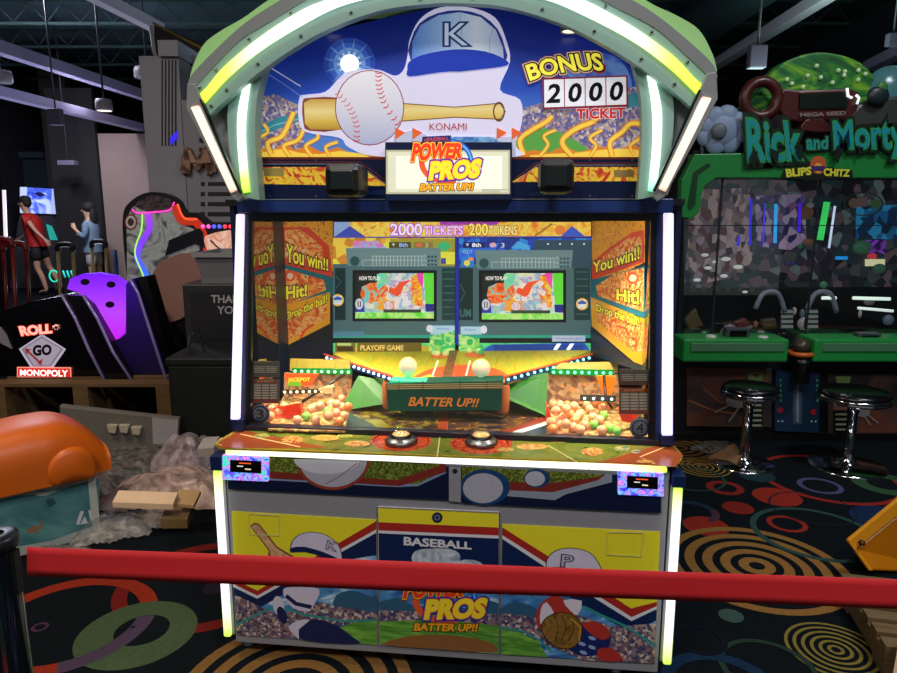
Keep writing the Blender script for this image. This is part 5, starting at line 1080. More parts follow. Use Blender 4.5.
crumple('purple_lit_wrap', Frame((c.x+fr.loc.x, 3.9, 0)), 0, 0, .16, .16, .26, film('#7a4ca8', .6, 14), 21, 'wrap tinted as if in purple light behind the orange seat', 'plastic wrap')  # purple light is put into the film colour
# foam planks
def plank(px, D, dep, th, mt, name, label, cat, zoff=0):
    fr = Frame((W.Y(px[0], px[1], D).x, D, 0)); P = [fr.Y(px[0], px[1], 0), fr.Y(px[2], px[3], 0), fr.Y(px[2], px[3], 0)+Vector((.0, dep, .03)), fr.Y(px[0], px[1], 0)+Vector((0, dep, .03))]
    zz = min(p.z for p in P)-th; fr.loc.z = 0; b = MB(); b.prism([p for p in P], (0, 0, -th), mt); o = b.build(name, loc=fr.loc, bevel=.003); return tag(o, label, cat)
plank((112, 502, 173, 504), 3.06, .07, .03, mat('#e8c8a0', .6), 'foam_plank', 'cream foam plank lying on the wrap beside the plastic sheet', 'foam plank')
plank((172, 503, 194, 505), 3.10, .10, .02, mat('#c09a68', .7), 'cardboard_piece', 'small cardboard strip beside the cream foam plank', 'cardboard')
plank((160, 519, 187, 519), 3.1, .08, .05, mat('#8a6a3c', .7), 'cardboard_piece', 'brown cardboard block lying under the plastic sheet edge', 'cardboard')
plank((197, 449, 214, 447), 3.6, .10, .05, mat('#b0a8a4', .6), 'foam_plank', 'pale foam block next to the machine corner on the heap', 'foam plank')
# ---- printed box
P0 = W.Z(20, 556, 0); P1 = W.Z(100, 534, 0); d = Vector((P1.x-P0.x, P1.y-P0.y, 0)); ang = math.atan2(d.y, d.x); wdt = d.length
fr = Frame((P1.x, P1.y, 0), ang); l = lambda u, v, y=0: fr.Y(u, v, y); Ht = l(98, 473).z; print('BOX', math.degrees(ang), Ht)
bx = thing('printed_box', fr, 'teal and white printed carton under the orange seat', 'box')
b = MB(); b.box(-.62, 0, 0, .55, 0, Ht, mat('#b8c0b4', .5)); a = Art(fr, (0, -.001, 0), mb=b, step=.0004)
a.poly([(-20, 505), (0, 500), (20, 495), (45, 496), (70, 486), (99, 478), (99, 524), (75, 532), (50, 541), (20, 546), (0, 545), (-20, 548)], swirl([(.3, '#3c7476'), (.55, '#5a9294'), (.7, '#72a8a2')], 4))
a.line([(-20, 497), (0, 497), (25, 489), (50, 492), (75, 482), (98, 475)], 1.6, mat('#7c9aa0', .5))
a.poly([(26, 529), (31, 528), (33, 525), (37, 527), (43, 519), (42, 528), (37, 530), (39, 535), (33, 532), (29, 534)], mat('#9a7a50', .5)); a.poly([(46, 500), (52, 498), (56, 503), (50, 507), (47, 505)], mat('#2f5a5c', .5), 2); a.poly([(28, 496), (36, 494), (34, 497)], mat('#4a6a4c', .5))
for p in ([(76, 524), (80, 511), (84, 511), (79, 525)], [(88, 510), (92.5, 510), (91, 522)], [(80, 524.5), (84.5, 516), (88, 523)]): a.poly(p, mat('#dfe2dc', .5))
b.build('carton', bx); MB().box(-.03, .004, -.004, .0, 0, Ht, mat('#c8ccc0', .5)).build('corner_strip', bx)
# ---- orange moulded seat shell lying on the carton
o_f = Frame((fr.loc.x, fr.loc.y, Ht), ang); ORG = mat('#e06a10', .42, var=.06, sc=5, bump=.05)
so = thing('seat_shell', o_f, 'orange moulded plastic ride seat shell lying on the printed carton', 'seat shell'); 
topz = o_f.Y(75, 413, .15).z
def shell(s, t):
    # s along length (-.75 .. +.05), t around half section
    x = -.80+.88*s; e = max(0., (s-.72)/.28); hgt = topz*(.80+.20*min(1, s/.62))*(1-.62*e**2.2); y0 = -.05+.05*e; y1 = .42-.08*e
    a_ = math.pi*t; cy = (y0+y1)/2; ry = (y1-y0)/2; k = .55
    cx2 = math.copysign(abs(math.cos(a_))**k, math.cos(a_)); sz = abs(math.sin(a_))**k
    return Vector((x, cy-ry*cx2, .004+hgt*sz))
b = MB(); b.grid(shell, 36, 24, ORG); n0 = 25; end = [shell(1, t/24) for t in range(25)]; b.add(end, [list(range(25))], ORG); st = [shell(0, t/24) for t in range(25)]; b.add(st, [list(range(24, -1, -1))], ORG)
b.build('shell_body', so)
cw = o_f.Y(80, 470, -.05); b = MB(); b.lathe([(.0, .015), (.085, .012), (.105, 0), (.108, -.05)], (cw.x-.03, -.048, .055), ORG, 28, (0, -1, 0)); 
P_ = b.v; b.v = [(x, y, max(z, .004)) for x, y, z in P_]; b.build('wheel_arch', so)
MB().box(-.78, -.46, -.075, -.04, .0, topz*.55, ORG).build('side_step', so, bevel=.02)
# ---- far background machines and people
def W2(D, u): return Frame((W.Y(u, 300, D).x, D, 0))
D = 13.6; fr = W2(D, 40); l = lambda u, v, y=0: fr.Y(u, v, y); m1 = thing('arcade_machine', fr, 'far arcade machine with a glowing blue screen behind the person in red', 'arcade machine')
b = MB(); b.prism([l(u, v) for u, v in ((20, 186), (58, 188), (58, 214), (19, 214))], (0, .1, 0), mat('#101018', .4)); a = Art(fr, (0, -.002, 0), mb=b, step=.001)
a.poly([(20, 187), (58, 189), (57, 214), (20, 213)], swirl([(.3, '#2a28c8'), (.5, '#5a78f0'), (.62, '#c8d8ff')], 2.5, .8)); a.poly([(20, 187), (27, 187), (27, 213), (20, 213)], glow('#c0d0f0', .8)); a.poly([(52, 189), (58, 189), (57, 214), (51, 214)], glow('#b0c0f0', .8)); a.poly([(33, 193), (40, 192), (46, 195), (40, 197)], glow('#182060', .6)); b.build('lit_screen', m1)
b = MB(); b.prism([l(u, v, .05) for u, v in ((20, 214), (54, 214), (66, 250), (72, 290), (10, 290), (17, 230))], (0, .5, 0), mat('#4a4850', .5)); a = Art(fr, (0, .049, 0), mb=b, step=.001)
a.poly([(46, 224), (52, 226), (58, 240), (50, 240)], glow('#30b8a8', .5)); b.build('machine_body', m1); p = l(40, 290); MB().box(p.x-.5, p.x+.6, .1, .6, 0, p.z+.05, BLK).build('machine_base', m1)
D = 13; fr = W2(D, 95); l = lambda u, v, y=0: fr.Y(u, v, y); m2 = thing('arcade_machine', fr, 'far dark cabinet with a yellow lit marquee behind the person in blue', 'arcade machine')
p, q = l(76, 300), l(113, 176); MB().box(p.x, q.x, 0, .8, 0, q.z, mat('#0c0c12', .4)).build('machine_body', m2)
b = MB(); b.prism([l(u, v, -.05) for u, v in ((83, 193), (110, 193), (110, 203), (83, 203))], (0, .05, 0), swirl([(.35, '#5a3c10'), (.45, '#e8c840'), (.6, '#f0e890')], 6, .8)); b.build('marquee', m2)
b = MB(); b.prism([l(u, v, -.04) for u, v in ((84, 208), (109, 208), (108, 240), (84, 240))], (0, .04, 0), cells(['#0c0c14', '#1c1c2c', '#3a3c50', '#10141c', '#48303c'], 12, .25)); b.build('screen', m2); MB().prism([l(u, v, -.02) for u, v in ((74, 174), (101, 177), (101, 178.5), (74, 175.5))], (0, .04, 0), mat('#8a8088', .5)).build('top_trim', m2)
D = 15.5; 
fr = W2(9.5, -2); l = lambda u, v, y=0: fr.Y(u, v, y); m3 = thing('arcade_machine', fr, 'dark ride game at the left edge with a white light strip', 'arcade machine')
MB().prism([l(u, v, .02) for u, v in ((-60, 170), (1, 172), (5, 200), (7, 245), (9, 330), (-60, 330))], (-.3, .3, 0), mat('#1a1618', .4)).build('machine_body', m3); MB().prism([l(u, v) for u, v in ((2, 190), (5, 190), (7, 243), (4, 243))], (0, .02, 0), glow('#f0e0e8', .9)).build('light_strip', m3)
MB().box(l(-60, 300).x, l(-6, 300).x, .02, .6, 0, l(0, 328).z, BLK).build('machine_base', m3)
# round teal lamps
fr = W2(12, 52); l = lambda u, v, y=0: fr.Y(u, v, y)
b = MB(); c = l(54, 276); b.tube([c+Vector((.078*math.cos(t*math.pi/8), 0, .10*math.sin(t*math.pi/8))) for t in range(16)], .012, glow('#20d8b0', .9), 6, closed=True); o = b.build('neon_ring', None, loc=(fr.loc.x, 12, 0)); tag(o, 'small teal neon ring low behind the person in red', 'neon sign'); MB().tube([(c.x, .0, c.z-.10), (c.x, .0, 0)], .01, BLK, 6).build('neon_post', o)
c = l(69, 274); b = MB()
for dx in (-.07, 0, .07): b.tube([c+Vector((dx, 0, -.06)), c+Vector((dx-.03, 0, .06))], .014, glow('#28c8c0', .8), 6)
b.tube([c+Vector((-.1, 0, -.08)), c+Vector((.1, 0, -.08))], .012, BLK, 6); b.tube([(c.x, .0, c.z-.08), (c.x, .0, 0)], .01, BLK, 6); o = b.build('neon_bars', None, loc=(fr.loc.x, 12, 0)); tag(o, 'three slanted teal neon bars behind the cream posts', 'neon sign')
# safety bars of dance machines
def hoop(u0, u1, vt, vb, D, mt, pad, label, r=.02):
    fr = W2(D, (u0+u1)/2); l = lambda u, v, y=0: fr.Y(u, v, y); t = thing('safety_rail', fr, label, 'rail')
    A, B, C_, D_ = l(u0, vb), l(u0, vt+6), l(u1, vt+6), l(u1, vb); A.z = 0; D_.z = 0; tp = l((u0+u1)/2, vt).z
    MB().tube([A, B], r, mt, 8).build('post', t); MB().tube([D_, C_], r, mt, 8).build('post', t)
    MB().tube(smooth([B, (B.x*.9+C_.x*.1, 0, tp), (B.x*.1+C_.x*.9, 0, tp), C_], 4, False), r*1.6, pad, 8).build('padded_top', t)
    MB().box(min(B.x, C_.x)-.05, max(B.x, C_.x)+.05, -.1, .1, 0, .02, mat('#5c5c64', .4)).build('base_plate', t)
CRM = mat('#a89468', .5); PB = mat('#0c0c10', .5); RB = mat('#7a1c14', .4)
hoop(58, 73, 245, 300, 8.2, CRM, PB, 'cream rail with black padded top nearest the person in red'); hoop(92, 106, 242, 300, 8.6, CRM, PB, 'cream rail with black padded top in front of the person in blue')
hoop(3, 26, 244, 300, 7.4, RB, RB, 'red tubular rail bent round at the far left'); hoop(-12, 12, 240, 300, 7.0, RB, RB, 'red tubular rail cut by the left picture edge')
fr = W2(8.8, 119); b = MB(); p = fr.Y(119, 250, 0); b.tube([(0, 0, 0), (0, 0, p.z)], .03, mat('#1c3a6c', .4), 8); o = b.build('barrier_post', loc=fr.loc); tag(o, 'blue post standing right of the person in the denim jacket', 'post')
fr = W2(9.0, 80); l = lambda u, v, y=0: fr.Y(u, v, y); t = thing('stage_platform', fr, 'low dark stage platform with white light strips under the far rails', 'platform'); MB().box(l(8, 290).x, l(82, 290).x, -.6, .9, 0, .12, mat('#14141a', .2)).build('deck', t)
for k, (u0, u1, v) in enumerate(((12, 24, 287), (15, 40, 297), (60, 78, 292))):
    p, q = l(u0, v, -.61), l(u1, v, -.61); MB().box(p.x, q.x, -.62, -.60, .04+.02*k, .06+.02*k, glow('#e8f0e8', .9)).build('light_strip', t)
# =================================================================== RIGHT SIDE
D = 4.5; fr = Frame((W.Y(790, 440, D).x, D, 0)); l = lambda u, v, y=0: fr.Y(u, v, y)
rm = thing('arcade_machine', fr, 'wide green-framed coin pusher machine with jagged teal sign lettering', 'arcade machine')
GN = mat('#197f36', .4, var=.06, sc=6); GN2 = mat('#1f8a3c', .35); DB = mat('#12161c', .35)
XR = l(1010, 300).x; XL = l(680, 300).x
MB().box(XL, XR, .02, .9, 0, l(0, 352).z, DB).build('lower_cabinet', rm)
b = MB(); b.box(XL, XL+.03, .02, .9, l(0, 352).z, l(0, 150).z, DB); b.box(XR-.03, XR, .02, .9, l(0, 352).z, l(0, 150).z, DB); b.box(XL, XR, .87, .9, l(0, 352).z, l(0, 150).z, DB); b.box(XL, XR, .02, .9, l(0, 154).z, l(0, 150).z, DB); b.build('cabinet_frame', rm)
b = MB(); b.prism([l(u, v, -.06) for u, v in ((695, 154), (1010, 148), (1010, 178), (716, 178), (705, 186), (702, 195), (700, 212), (692, 219), (680, 217), (682, 180))], (0, .08, 0), GN); b.build('sign_frame', rm, bevel=.006)
b = MB(); b.prism([l(u, v, -.068) for u, v in ((694, 172), (708, 163), (711, 165), (698, 175), (695, 205), (690, 210), (688, 206))], (0, .01, 0), mat('#0c3a1c', .4)); b.build('frame_groove', rm)
# green dome, frame, cloud, saucer
DOME = swirl([(.30, '#0a4a1c'), (.45, '#14702c'), (.55, '#4c9a24'), (.63, '#86b828'), (.7, '#1a7a2c')], 3.2, dist=3, detail=3, stretch=(.6, 1, 1.6), interp='LINEAR')
dm = [(758, 92), (768, 78), (785, 62), (805, 54), (825, 52), (850, 57), (866, 66), (876, 80), (874, 92), (862, 108), (750, 112), (752, 100)]
c0 = l(815, 92, .2)
b = MB(); b.prism(smooth([l(u, v, .1) for u, v in dm], 4), (0, .16, 0), DOME); b.build('green_dome', rm, bevel=.03)
for k in range(13):
    p = l(rnd.uniform(785, 866), rnd.uniform(62, 88), .095); MB().ball(p, .014, mat('#c8e8b0', .4, 0, .1), 8).build('dome_dot', rm)
MR = mat('#4a1a16', .35)
b = MB(); cc = l(761, 99, .02); 
b.tube([cc+Vector((.105*math.cos(t*math.pi/10), 0, .105*math.sin(t*math.pi/10))) for t in range(20)], .035, MR, 10, closed=True); b.build('maroon_ring', rm)
b = MB(); b.prism([l(u, v, .0) for u, v in ((778, 92), (786, 88), (800, 90), (850, 88), (860, 92), (858, 112), (852, 120), (800, 122), (785, 120), (776, 104))], (0, .08, 0), MR); b.build('display_housing', rm, bevel=.015)
b = MB(); b.prism([l(u, v, -.012) for u, v in ((800, 94), (848, 92), (847, 108), (800, 109))], (0, .02, 0), mat('#0a1a14', .3)); a = Art(fr, (0, -.013, 0), mb=b, step=.0005)
a.text('MEGA SEED', [(800, 113), (846, 111), (846, 115), (800, 117)], mat('#8a7c78', .4), off=.03); b.build('dot_display', rm)
for pts in ([(847, 88), (848, 96), (852, 98)], [(856, 95), (859, 98), (857, 104)]): MB().tube([l(u, v, -.02) for u, v in pts], .008, glow('#f0f4f8', .9), 6).build('light_glint_tube', rm)
b = MB(); cb = l(812, 126, -.02)
b.prism(smooth([l(u, v, .0) for u, v in ((802, 130), (806, 120), (816, 118), (826, 121), (830, 132))], 4), (0, .06, 0), MR); b.build('maroon_hub', rm, bevel=.01)
b = MB(); cb = l(778, 120, -.02); b.prism(smooth([l(u, v, .02) for u, v in ((752, 130), (756, 114), (770, 108), (784, 112), (790, 130))], 4), (0, .06, 0), mat('#1c1220', .35)); b.build('dark_hub', rm, bevel=.01)
b = MB(); cl = mat('#7c90ae', .5)
for u, v, r in ((708, 126, .065), (716, 118, .07), (727, 117, .075), (737, 123, .07), (739, 134, .06), (730, 142, .07), (716, 143, .07), (706, 137, .06), (723, 130, .11)): b.ball(l(u, v, -.02), r, cl, 12, (1, .35, 1))
b.ball(l(719, 131, -.06), .05, mat('#5c646c', .5), 12, (1, .4, 1)); b.build('cloud_ornament', rm)
for u in (702, 731, 735): MB().tube([l(u, 140, .0), l(u, 154, .0)], .012, mat('#5a5c74', .4), 6).build('cloud_post', rm)
b = MB(); b.prism(smooth([l(u, v, .0) for u, v in ((848, 130), (852, 112), (868, 100), (900, 96), (1010, 100), (1010, 130), (880, 126))], 4), (0, .3, 0), mat('#3a3c3a', .4)); b.build('saucer_hull', rm, bevel=.02)
b = MB(); cd = l(889, 98, .15); b.ball(cd, .19, mat('#4a7c84', .2, 0, .04), 20, (1, .6, 1.05)); b.build('saucer_dome', rm)
b = MB(); b.ball(l(882, 88, -.03), .04, mat('#3a7a34', .4), 10, (1, .4, 1)); b.ball(l(878, 96, -.03), .06, mat('#1a2a2c', .4), 10, (1.2, .4, 1)); b.build('cockpit_shapes', rm)
# jagged lettering
b = MB(); a = Art(fr, (0, -.075, 0), mb=b, step=.0012); TL_ = mat('#1c8a94', .35, 0, .06); RMO = [(.13, mat('#061a12', .4)), (.10, mat('#0a2a18', .4)), (.045, mat('#2a9a4c', .4))]
a.text('Rick', [(746, 119), (798, 123), (802, 160), (748, 162)], TL_, RMO, off=.01); a.text('and', [(806, 135), (827, 137), (827, 149), (806, 150)], TL_, RMO, off=.01); a.text('Morty', [(832, 122), (901, 118), (904, 158), (834, 158)], TL_, RMO, off=.01)
for pts in ([(752, 150), (757, 152), (753, 168), (748, 160)], [(768, 148), (778, 152), (776, 166), (771, 158)], [(795, 142), (802, 146), (800, 162), (795, 154)], [(836, 145), (842, 150), (836, 164), (832, 156)], [(855, 146), (862, 148), (858, 158)]): a.poly(pts, RMO[0][1]); 
a.build('title_lettering', rm, label='jagged teal title lettering')
b = MB(); a = Art(fr, (0, -.074, 0), mb=b, step=.0012)
a.poly([(783, 170), (812, 165), (852, 170), (853, 178), (812, 180), (782, 178)], mat('#141a10', .4)); a.disc(818, 165, 8, 9, mat('#c05a2c', .4)); a.disc(818, 168, 4, 5, mat('#e8a83a', .4)); a.poly([(811, 166), (825, 166), (824, 171), (812, 171)], mat('#3a2c6c', .4))
a.text('BLIPS', [(785, 169), (811, 166.5), (811, 175), (786, 177.5)], mat('#c8c83a', .4, 0, .1), off=.05); a.text('CHITZ', [(823, 168), (850, 169.5), (849, 177), (823, 176)], mat('#c8c83a', .4, 0, .1), off=.05); b.build('subtitle_lettering', rm, label='small yellow lettering on black')
# inside behind the glass; clutter and tubes stand in for its reflections
zlo_ = l(0, 352).z
b = MB(); P = [l(u, v, .7) for u, v in ((664, 180), (1010, 180), (1010, 345), (664, 345))]; b.prism(P, (0, .05, 0), cells(['#1c2024', '#2c3238', '#40444a', '#302838', '#1c3438', '#141418', '#584a50', '#5c6c70'], 14, .38)); a = Art(fr, (0, .695, 0), mb=b, step=.002)  # mosaic panel stands in for messy reflections in the pane
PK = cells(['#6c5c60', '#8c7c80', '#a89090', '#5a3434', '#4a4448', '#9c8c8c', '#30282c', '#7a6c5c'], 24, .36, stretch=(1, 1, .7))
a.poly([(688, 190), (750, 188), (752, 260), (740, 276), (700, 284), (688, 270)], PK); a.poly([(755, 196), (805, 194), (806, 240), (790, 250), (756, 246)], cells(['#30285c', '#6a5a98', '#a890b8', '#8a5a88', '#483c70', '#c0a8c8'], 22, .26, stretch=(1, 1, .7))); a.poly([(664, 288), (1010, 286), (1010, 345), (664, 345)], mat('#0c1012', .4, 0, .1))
a.poly([(855, 205), (905, 205), (905, 240), (855, 238)], cells(['#0c2840', '#1c5a8c', '#2888b8', '#184878', '#103050'], 16, .45)); a.poly([(862, 240), (885, 240), (884, 254), (862, 252)], swirl([(.4, '#2c1450'), (.6, '#8a48c8')], 10, .4)); a.rect(864, 259, 884, 266, glow('#d8d8a8', .7)); a.disc(871, 256, 5, 3, glow('#c83a48', .6))
a.ring(862, 204, 20, 12, 2, mat('#3a4c3c', .4, 0, .15)); a.disc(874, 204, 5, 5, mat('#5a8c5a', .4, 0, .15)); a.disc(852, 203, 5, 5, mat('#8c7c5a', .4, 0, .15)); a.poly([(850, 200), (866, 196), (866, 206), (852, 208)], mat('#8a6c6c', .4, 0, .2))
a.text('KATE', [(884, 177), (900, 177), (900, 183), (884, 183)], glow('#b0b8c0', .6)) if False else None
for u in (690, 700, 712, 724, 736, 748): a.rect(u, 286, u+5, 291, mat('#2c4a30', .4, 0, .15))
a.build('reflection_print', rm)
def tubeL(u0, v0, u1, v1, h, r, e=.9, y=.45): MB().tube([l(u0, v0, y), l(u1, v1, y)], r, glow(h, e), 8).build('reflection_tube', rm, label='thin glowing tube standing in for a reflection in the glass')  # glowing tubes drawn in place of lights reflected by the pane
for t in ((751, 198, 750, 245, '#2820d8', .009), (739, 236, 738, 246, '#2820d8', .01), (765, 203, 763, 245, '#3838d8', .006), (776, 204, 775, 243, '#20a0e8', .012), (800, 203, 799, 232, '#4820d8', .01), (827, 202, 820, 240, '#38d060', .022), (835, 206, 829, 248, '#c8d8f8', .008), (817, 218, 815, 236, '#b8c8e8', .005), (822, 298, 836, 298, '#e0f0e8', .012), (853, 298, 890, 299, '#e0f8e8', .012), (858, 308, 893, 311, '#d8e8e0', .010), (836, 258, 847, 258, '#2088d8', .012)): tubeL(*t[:4], t[4], t[5], y=.45 if t[1] < 290 else .3)
for u, v, ru in ((697, 280, 4), (708, 268, 4), (715, 262, 3), (726, 259, 5), (738, 267, 5), (724, 276, 4), (705, 255, 4), (745, 292, 3)): MB().ball(l(u, v, .4), .018*ru/4, glow('#c0c8c8', .6), 8, (1.6, 1, .7)).build('glowing_reflection', rm)  # pale glowing blobs in place of reflected lights
for u0, h in ((780, 0), (805, 0)):
    p, q = l(u0, 329, .35), l(u0+14, 309, .35); b = MB(); b.box(p.x, q.x, .35, .37, p.z, q.z, mat('#3c4448', .4)); a = Art(fr, (0, .349, 0), mb=b, step=.001)
    for k in range(4): a.rect(u0+1, 310+k*5, u0+13, 313+k*5, mat('#8c9894', .4, 0, .15))
    b.build('score_card', rm)
for u, v in ((770, 302), (822, 302)):
    b = MB(); c = l(u, v, .3); b.tube(smooth([c+Vector((-.1, 0, -.05)), c+Vector((-.05, 0, .06)), c+Vector((.05, 0, .06)), c+Vector((.11, 0, -.07))], 4, False), .018, mat('#8a94a8', .2), 8); b.build('coin_guide', rm)
for pts, h in (([(675, 320), (686, 308), (690, 318), (694, 326), (680, 330)], '#5a5030'), ([(725, 322), (736, 318), (742, 326), (728, 328)], '#5a2c2c'), ([(752, 320), (766, 318), (768, 326), (754, 328)], '#4a4034')): MB().prism([l(u+10, v, .25) for u, v in pts], (0, .05, 0), mat(h, .4, 0, .1)).build('prize_ornament', rm, bevel=.01)
for k in range(34):  # coloured clutter replacing the messy reflections in the glass
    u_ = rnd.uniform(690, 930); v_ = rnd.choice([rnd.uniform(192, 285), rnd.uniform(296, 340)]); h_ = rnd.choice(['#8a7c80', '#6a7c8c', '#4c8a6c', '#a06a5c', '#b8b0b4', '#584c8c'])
    P_ = l(u_, v_, rnd.uniform(.45, .66)); w_ = rnd.uniform(.02, .05); q_ = MB(); q_.ball((0, 0, 0), w_, mat(h_, .4, 0, .12), 8, (rnd.uniform(.6, 1.6), .5, rnd.uniform(.5, 1.4))); o_ = q_.build('reflection_clutter', rm, loc=P_)
MB().box(XL+.03, XR-.03, .06, .85, zlo_, zlo_+.03, mat('#181c1e', .3)).build('prize_bed', rm)
b = MB(); b.prism([l(u, v, .0) for u, v in ((684, 178), (1010, 178), (1010, 345), (684, 345))], (0, .006, 0), glass('machine_glass', .10)); b.build('glass_pane', rm)
for u in (714, 809): 
    p = l(u, 300, -.002); MB().box(p.x-.006, p.x+.006, -.006, .0, l(0, 345).z, l(0, 178).z, mat('#20282a', .3)).build('glass_post', rm)
p = l(700, 300); MB().box(l(684, 225).x, XR-.02, -.004, .0, l(0, 225).z-.006, l(0, 225).z, mat('#20282a', .3)).build('glass_rail', rm)
# control shelves
for (u0, u1) in ((685, 791), (817, 1010)):
    A, B, C2, D2 = l(u0, 340, -.22), l(u1, 342, -.22), l(u1-2, 363, -.22), l(u0+1, 361, -.22)
    b = MB(); b.box(A.x, B.x, -.20, .02, C2.z, A.z, GN2); o = b.build('control_shelf', rm, bevel=.012)
    b = MB(); s0, s1 = l(u0+6, 343, -.206), l(u1-6, 352, -.206); b.box(s0.x, s1.x, -.208, -.196, s1.z, s0.z, mat('#4a7c58', .3)); b.build('shelf_inset', o, bevel=.008)
for u, v in ((711, 336), (763, 337), (847, 339)): p = l(u, v, -.12); MB().lathe([(.035, -.012), (.034, .0), (.025, .008), (0, .01)], p, mat('#b8c4b8', .3), 16).build('push_button', rm)
for u, v in ((737, 333), (868, 338)):
    p, q = l(u-12, v+5, -.10), l(u+12, v-5, -.10); b = MB(); b.box(p.x, q.x, -.12, -.05, p.z-.02, q.z, mat('#3c4648', .35)); b.box(p.x+.02, q.x-.02, -.125, -.118, p.z+.005, q.z-.012, mat('#06080a', .2)); b.build('coin_reader', rm, bevel=.005)
# lower art panels and centre column
LP1 = swirl([(.35, '#2c2428'), (.5, '#4a3834'), (.62, '#6a3a28')], 3, dist=1)
b = MB(); b.prism([l(u, v, .0) for u, v in ((687, 367), (772, 369), (772, 427), (687, 426))], (0, .02, 0), LP1); a = Art(fr, (0, -.001, 0), mb=b, step=.001)
a.line([(688, 400), (712, 410), (735, 414)], 1.6, mat('#a8643c', .5)); a.line([(703, 388), (720, 402), (760, 410)], 1.2, mat('#8a5434', .5)); a.rect(748, 400, 763, 430, mat('#10140e', .5)); a.poly([(747, 372), (764, 372), (762, 381), (749, 381)], mat('#6c8c4c', .5)); a.poly([(752, 374), (760, 374), (756, 378)], mat('#7c2420', .5))
for k in range(5): a.rect(750, 404+k*5, 761, 406+k*5, mat('#9aa084', .5))
a.poly([(726, 397), (742, 398), (744, 407), (728, 406)], mat('#7c7878', .5), 2); a.line([(728, 405), (714, 412)], 1.8, mat('#8a7c78', .5)); a.line([(738, 407), (728, 421)], 1.8, mat('#8a7c78', .5)); b.build('art_panel', rm)
b = MB(); b.prism([l(u, v, .0) for u, v in ((828, 373), (1010, 376), (1010, 436), (828, 434))], (0, .02, 0), LP1); a = Art(fr, (0, -.001, 0), mb=b, step=.001)
a.rect(833, 403, 848, 433, mat('#10140e', .5)); a.rect(833, 403, 848, 410, mat('#8a5c4c', .5)); a.poly([(835, 376), (851, 376), (849, 383), (837, 383)], mat('#6c8c4c', .5)); a.disc(863, 411, 7, 6, mat('#84807c', .5)); a.line([(864, 416), (870, 425)], 1.4, mat('#84807c', .5)); a.line([(868, 415), (878, 423)], 1.4, mat('#84807c', .5)); a.poly([(858, 412), (1010, 404), (1010, 420), (872, 422)], mat('#5c2420', .5)) if False else None
for k in range(4): a.rect(835, 413+k*5, 846, 415+k*5, mat('#9aa084', .5))
b.build('art_panel', rm)
b = MB(); b.prism([l(u, v, -.03) for u, v in ((776, 371), (820, 373), (819, 433), (775, 431))], (0, .05, 0), mat('#1c3450', .35)); a = Art(fr, (0, -.031, 0), mb=b, step=.001)
a.rect(793, 381, 802, 424, mat('#4a5a68', .3)); a.rect(796, 384, 799, 422, mat('#7c8ca0', .3)); a.disc(780, 410, 3, 3, mat('#a82430', .4)); a.disc(813, 412, 3, 3, mat('#a82430', .4)); 
for u in (778, 782, 811, 815): a.disc(u, 421, 1.2, 1, mat('#8cc8d8', .4), 8)
for u in (780, 816):
    for k in range(5): a.disc(u, 380+k*5, 1, 1.6, mat('#3ca86c', .4), 8)
b.build('centre_panel', rm)
p = l(801, 379, -.12); b = MB(); b.lathe([(.05, -.02), (.05, .08), (.066, .10), (.066, .13), (.05, .14), (.052, .16)], p, BLACK, 20); b.build('joystick_base', rm); p2 = l(801, 353, -.12); MB().tube([p2+Vector((.072*math.cos(t*math.pi/10), .072*math.sin(t*math.pi/10), 0)) for t in range(20)], .016, mat('#c05a14', .35), 8, closed=True).build('orange_ring', rm); MB().ball(p2+Vector((0, 0, .045)), .055, mat('#3c342c', .3), 14, (1, 1, .9)).build('joystick_knob', rm)
MB().box(XL, XR, -.03, .02, 0, .05, mat('#0a0c0e', .4)).build('kick_plate', rm)
# ---- stools
def stool(u, v, seatuv, r, label):
    p = W.Z(u, v, 0); fr = Frame((p.x, p.y, 0)); q = fr.Y(seatuv[0], seatuv[1], 0); h = q.z; t = thing('bar_stool', fr, label, 'stool', None)
    MB().lathe([(0, .022), (.03, .02), (r*1.05, .012), (r*1.1, .006), (r*1.1, 0)], (0, 0, 0), CHROME, 36).build('base_disc', t)
    MB().lathe([(.075, .015), (.05, .03), (.036, .06), (.03, .10), (.028, h-.12), (.034, h-.12), (.034, h-.06), (.02, h-.05)], (0, 0, 0), CHROME, 24).build('column', t)
    MB().lathe([(0, h-.05), (r*.94, h-.05), (r*1.0, h-.045), (r*1.02, h-.035), (r*.99, h-.03), (r*1.02, h-.022), (r*1.0, h-.012), (r*.96, h-.012)], (0, 0, 0), CHROME, 40).build('seat_rim', t)
    MB().lathe([(r*.97, h-.014), (r*.98, h), (r*.9, h+.016), (r*.5, h+.022), (0, h+.023)], (0, 0, 0), mat('#0a0a0c', .25), 40).build('seat_cushion', t)
    return t
stool(744, 464, (749, 388), .165, 'chrome and black bar stool before the left control shelf'); stool(847, 466, (854, 393), .20, 'chrome and black bar stool before the right control shelf')
# cardboard and debris by the stool
fr = Frame((W.Z(722, 462, 0).x, W.Z(722, 462, 0).y, 0)); b = MB(); P = [fr.Z(u, v, .01) for u, v in ((713, 455), (733, 452), (741, 464), (735, 466), (728, 463), (708, 457))]
b.prism([p+Vector((0, 0, .06*(i in (1, 2)))) for i, p in enumerate(P)], (0, 0, -.008), mat('#8c6c48', .8)); o = b.build('cardboard_flap', loc=fr.loc); tag(o, 'torn tan cardboard flap lying left of the first bar stool', 'cardboard')
fr = Frame((W.Z(716, 452, 0).x, W.Z(716, 452, 0).y, 0)); crumple('plastic_wrap', fr, 0, 0, .14, .08, .07, film('#6a6c68', .5, 14), 31, 'grey crumpled wrap on the carpet behind the first bar stool', 'plastic wrap')
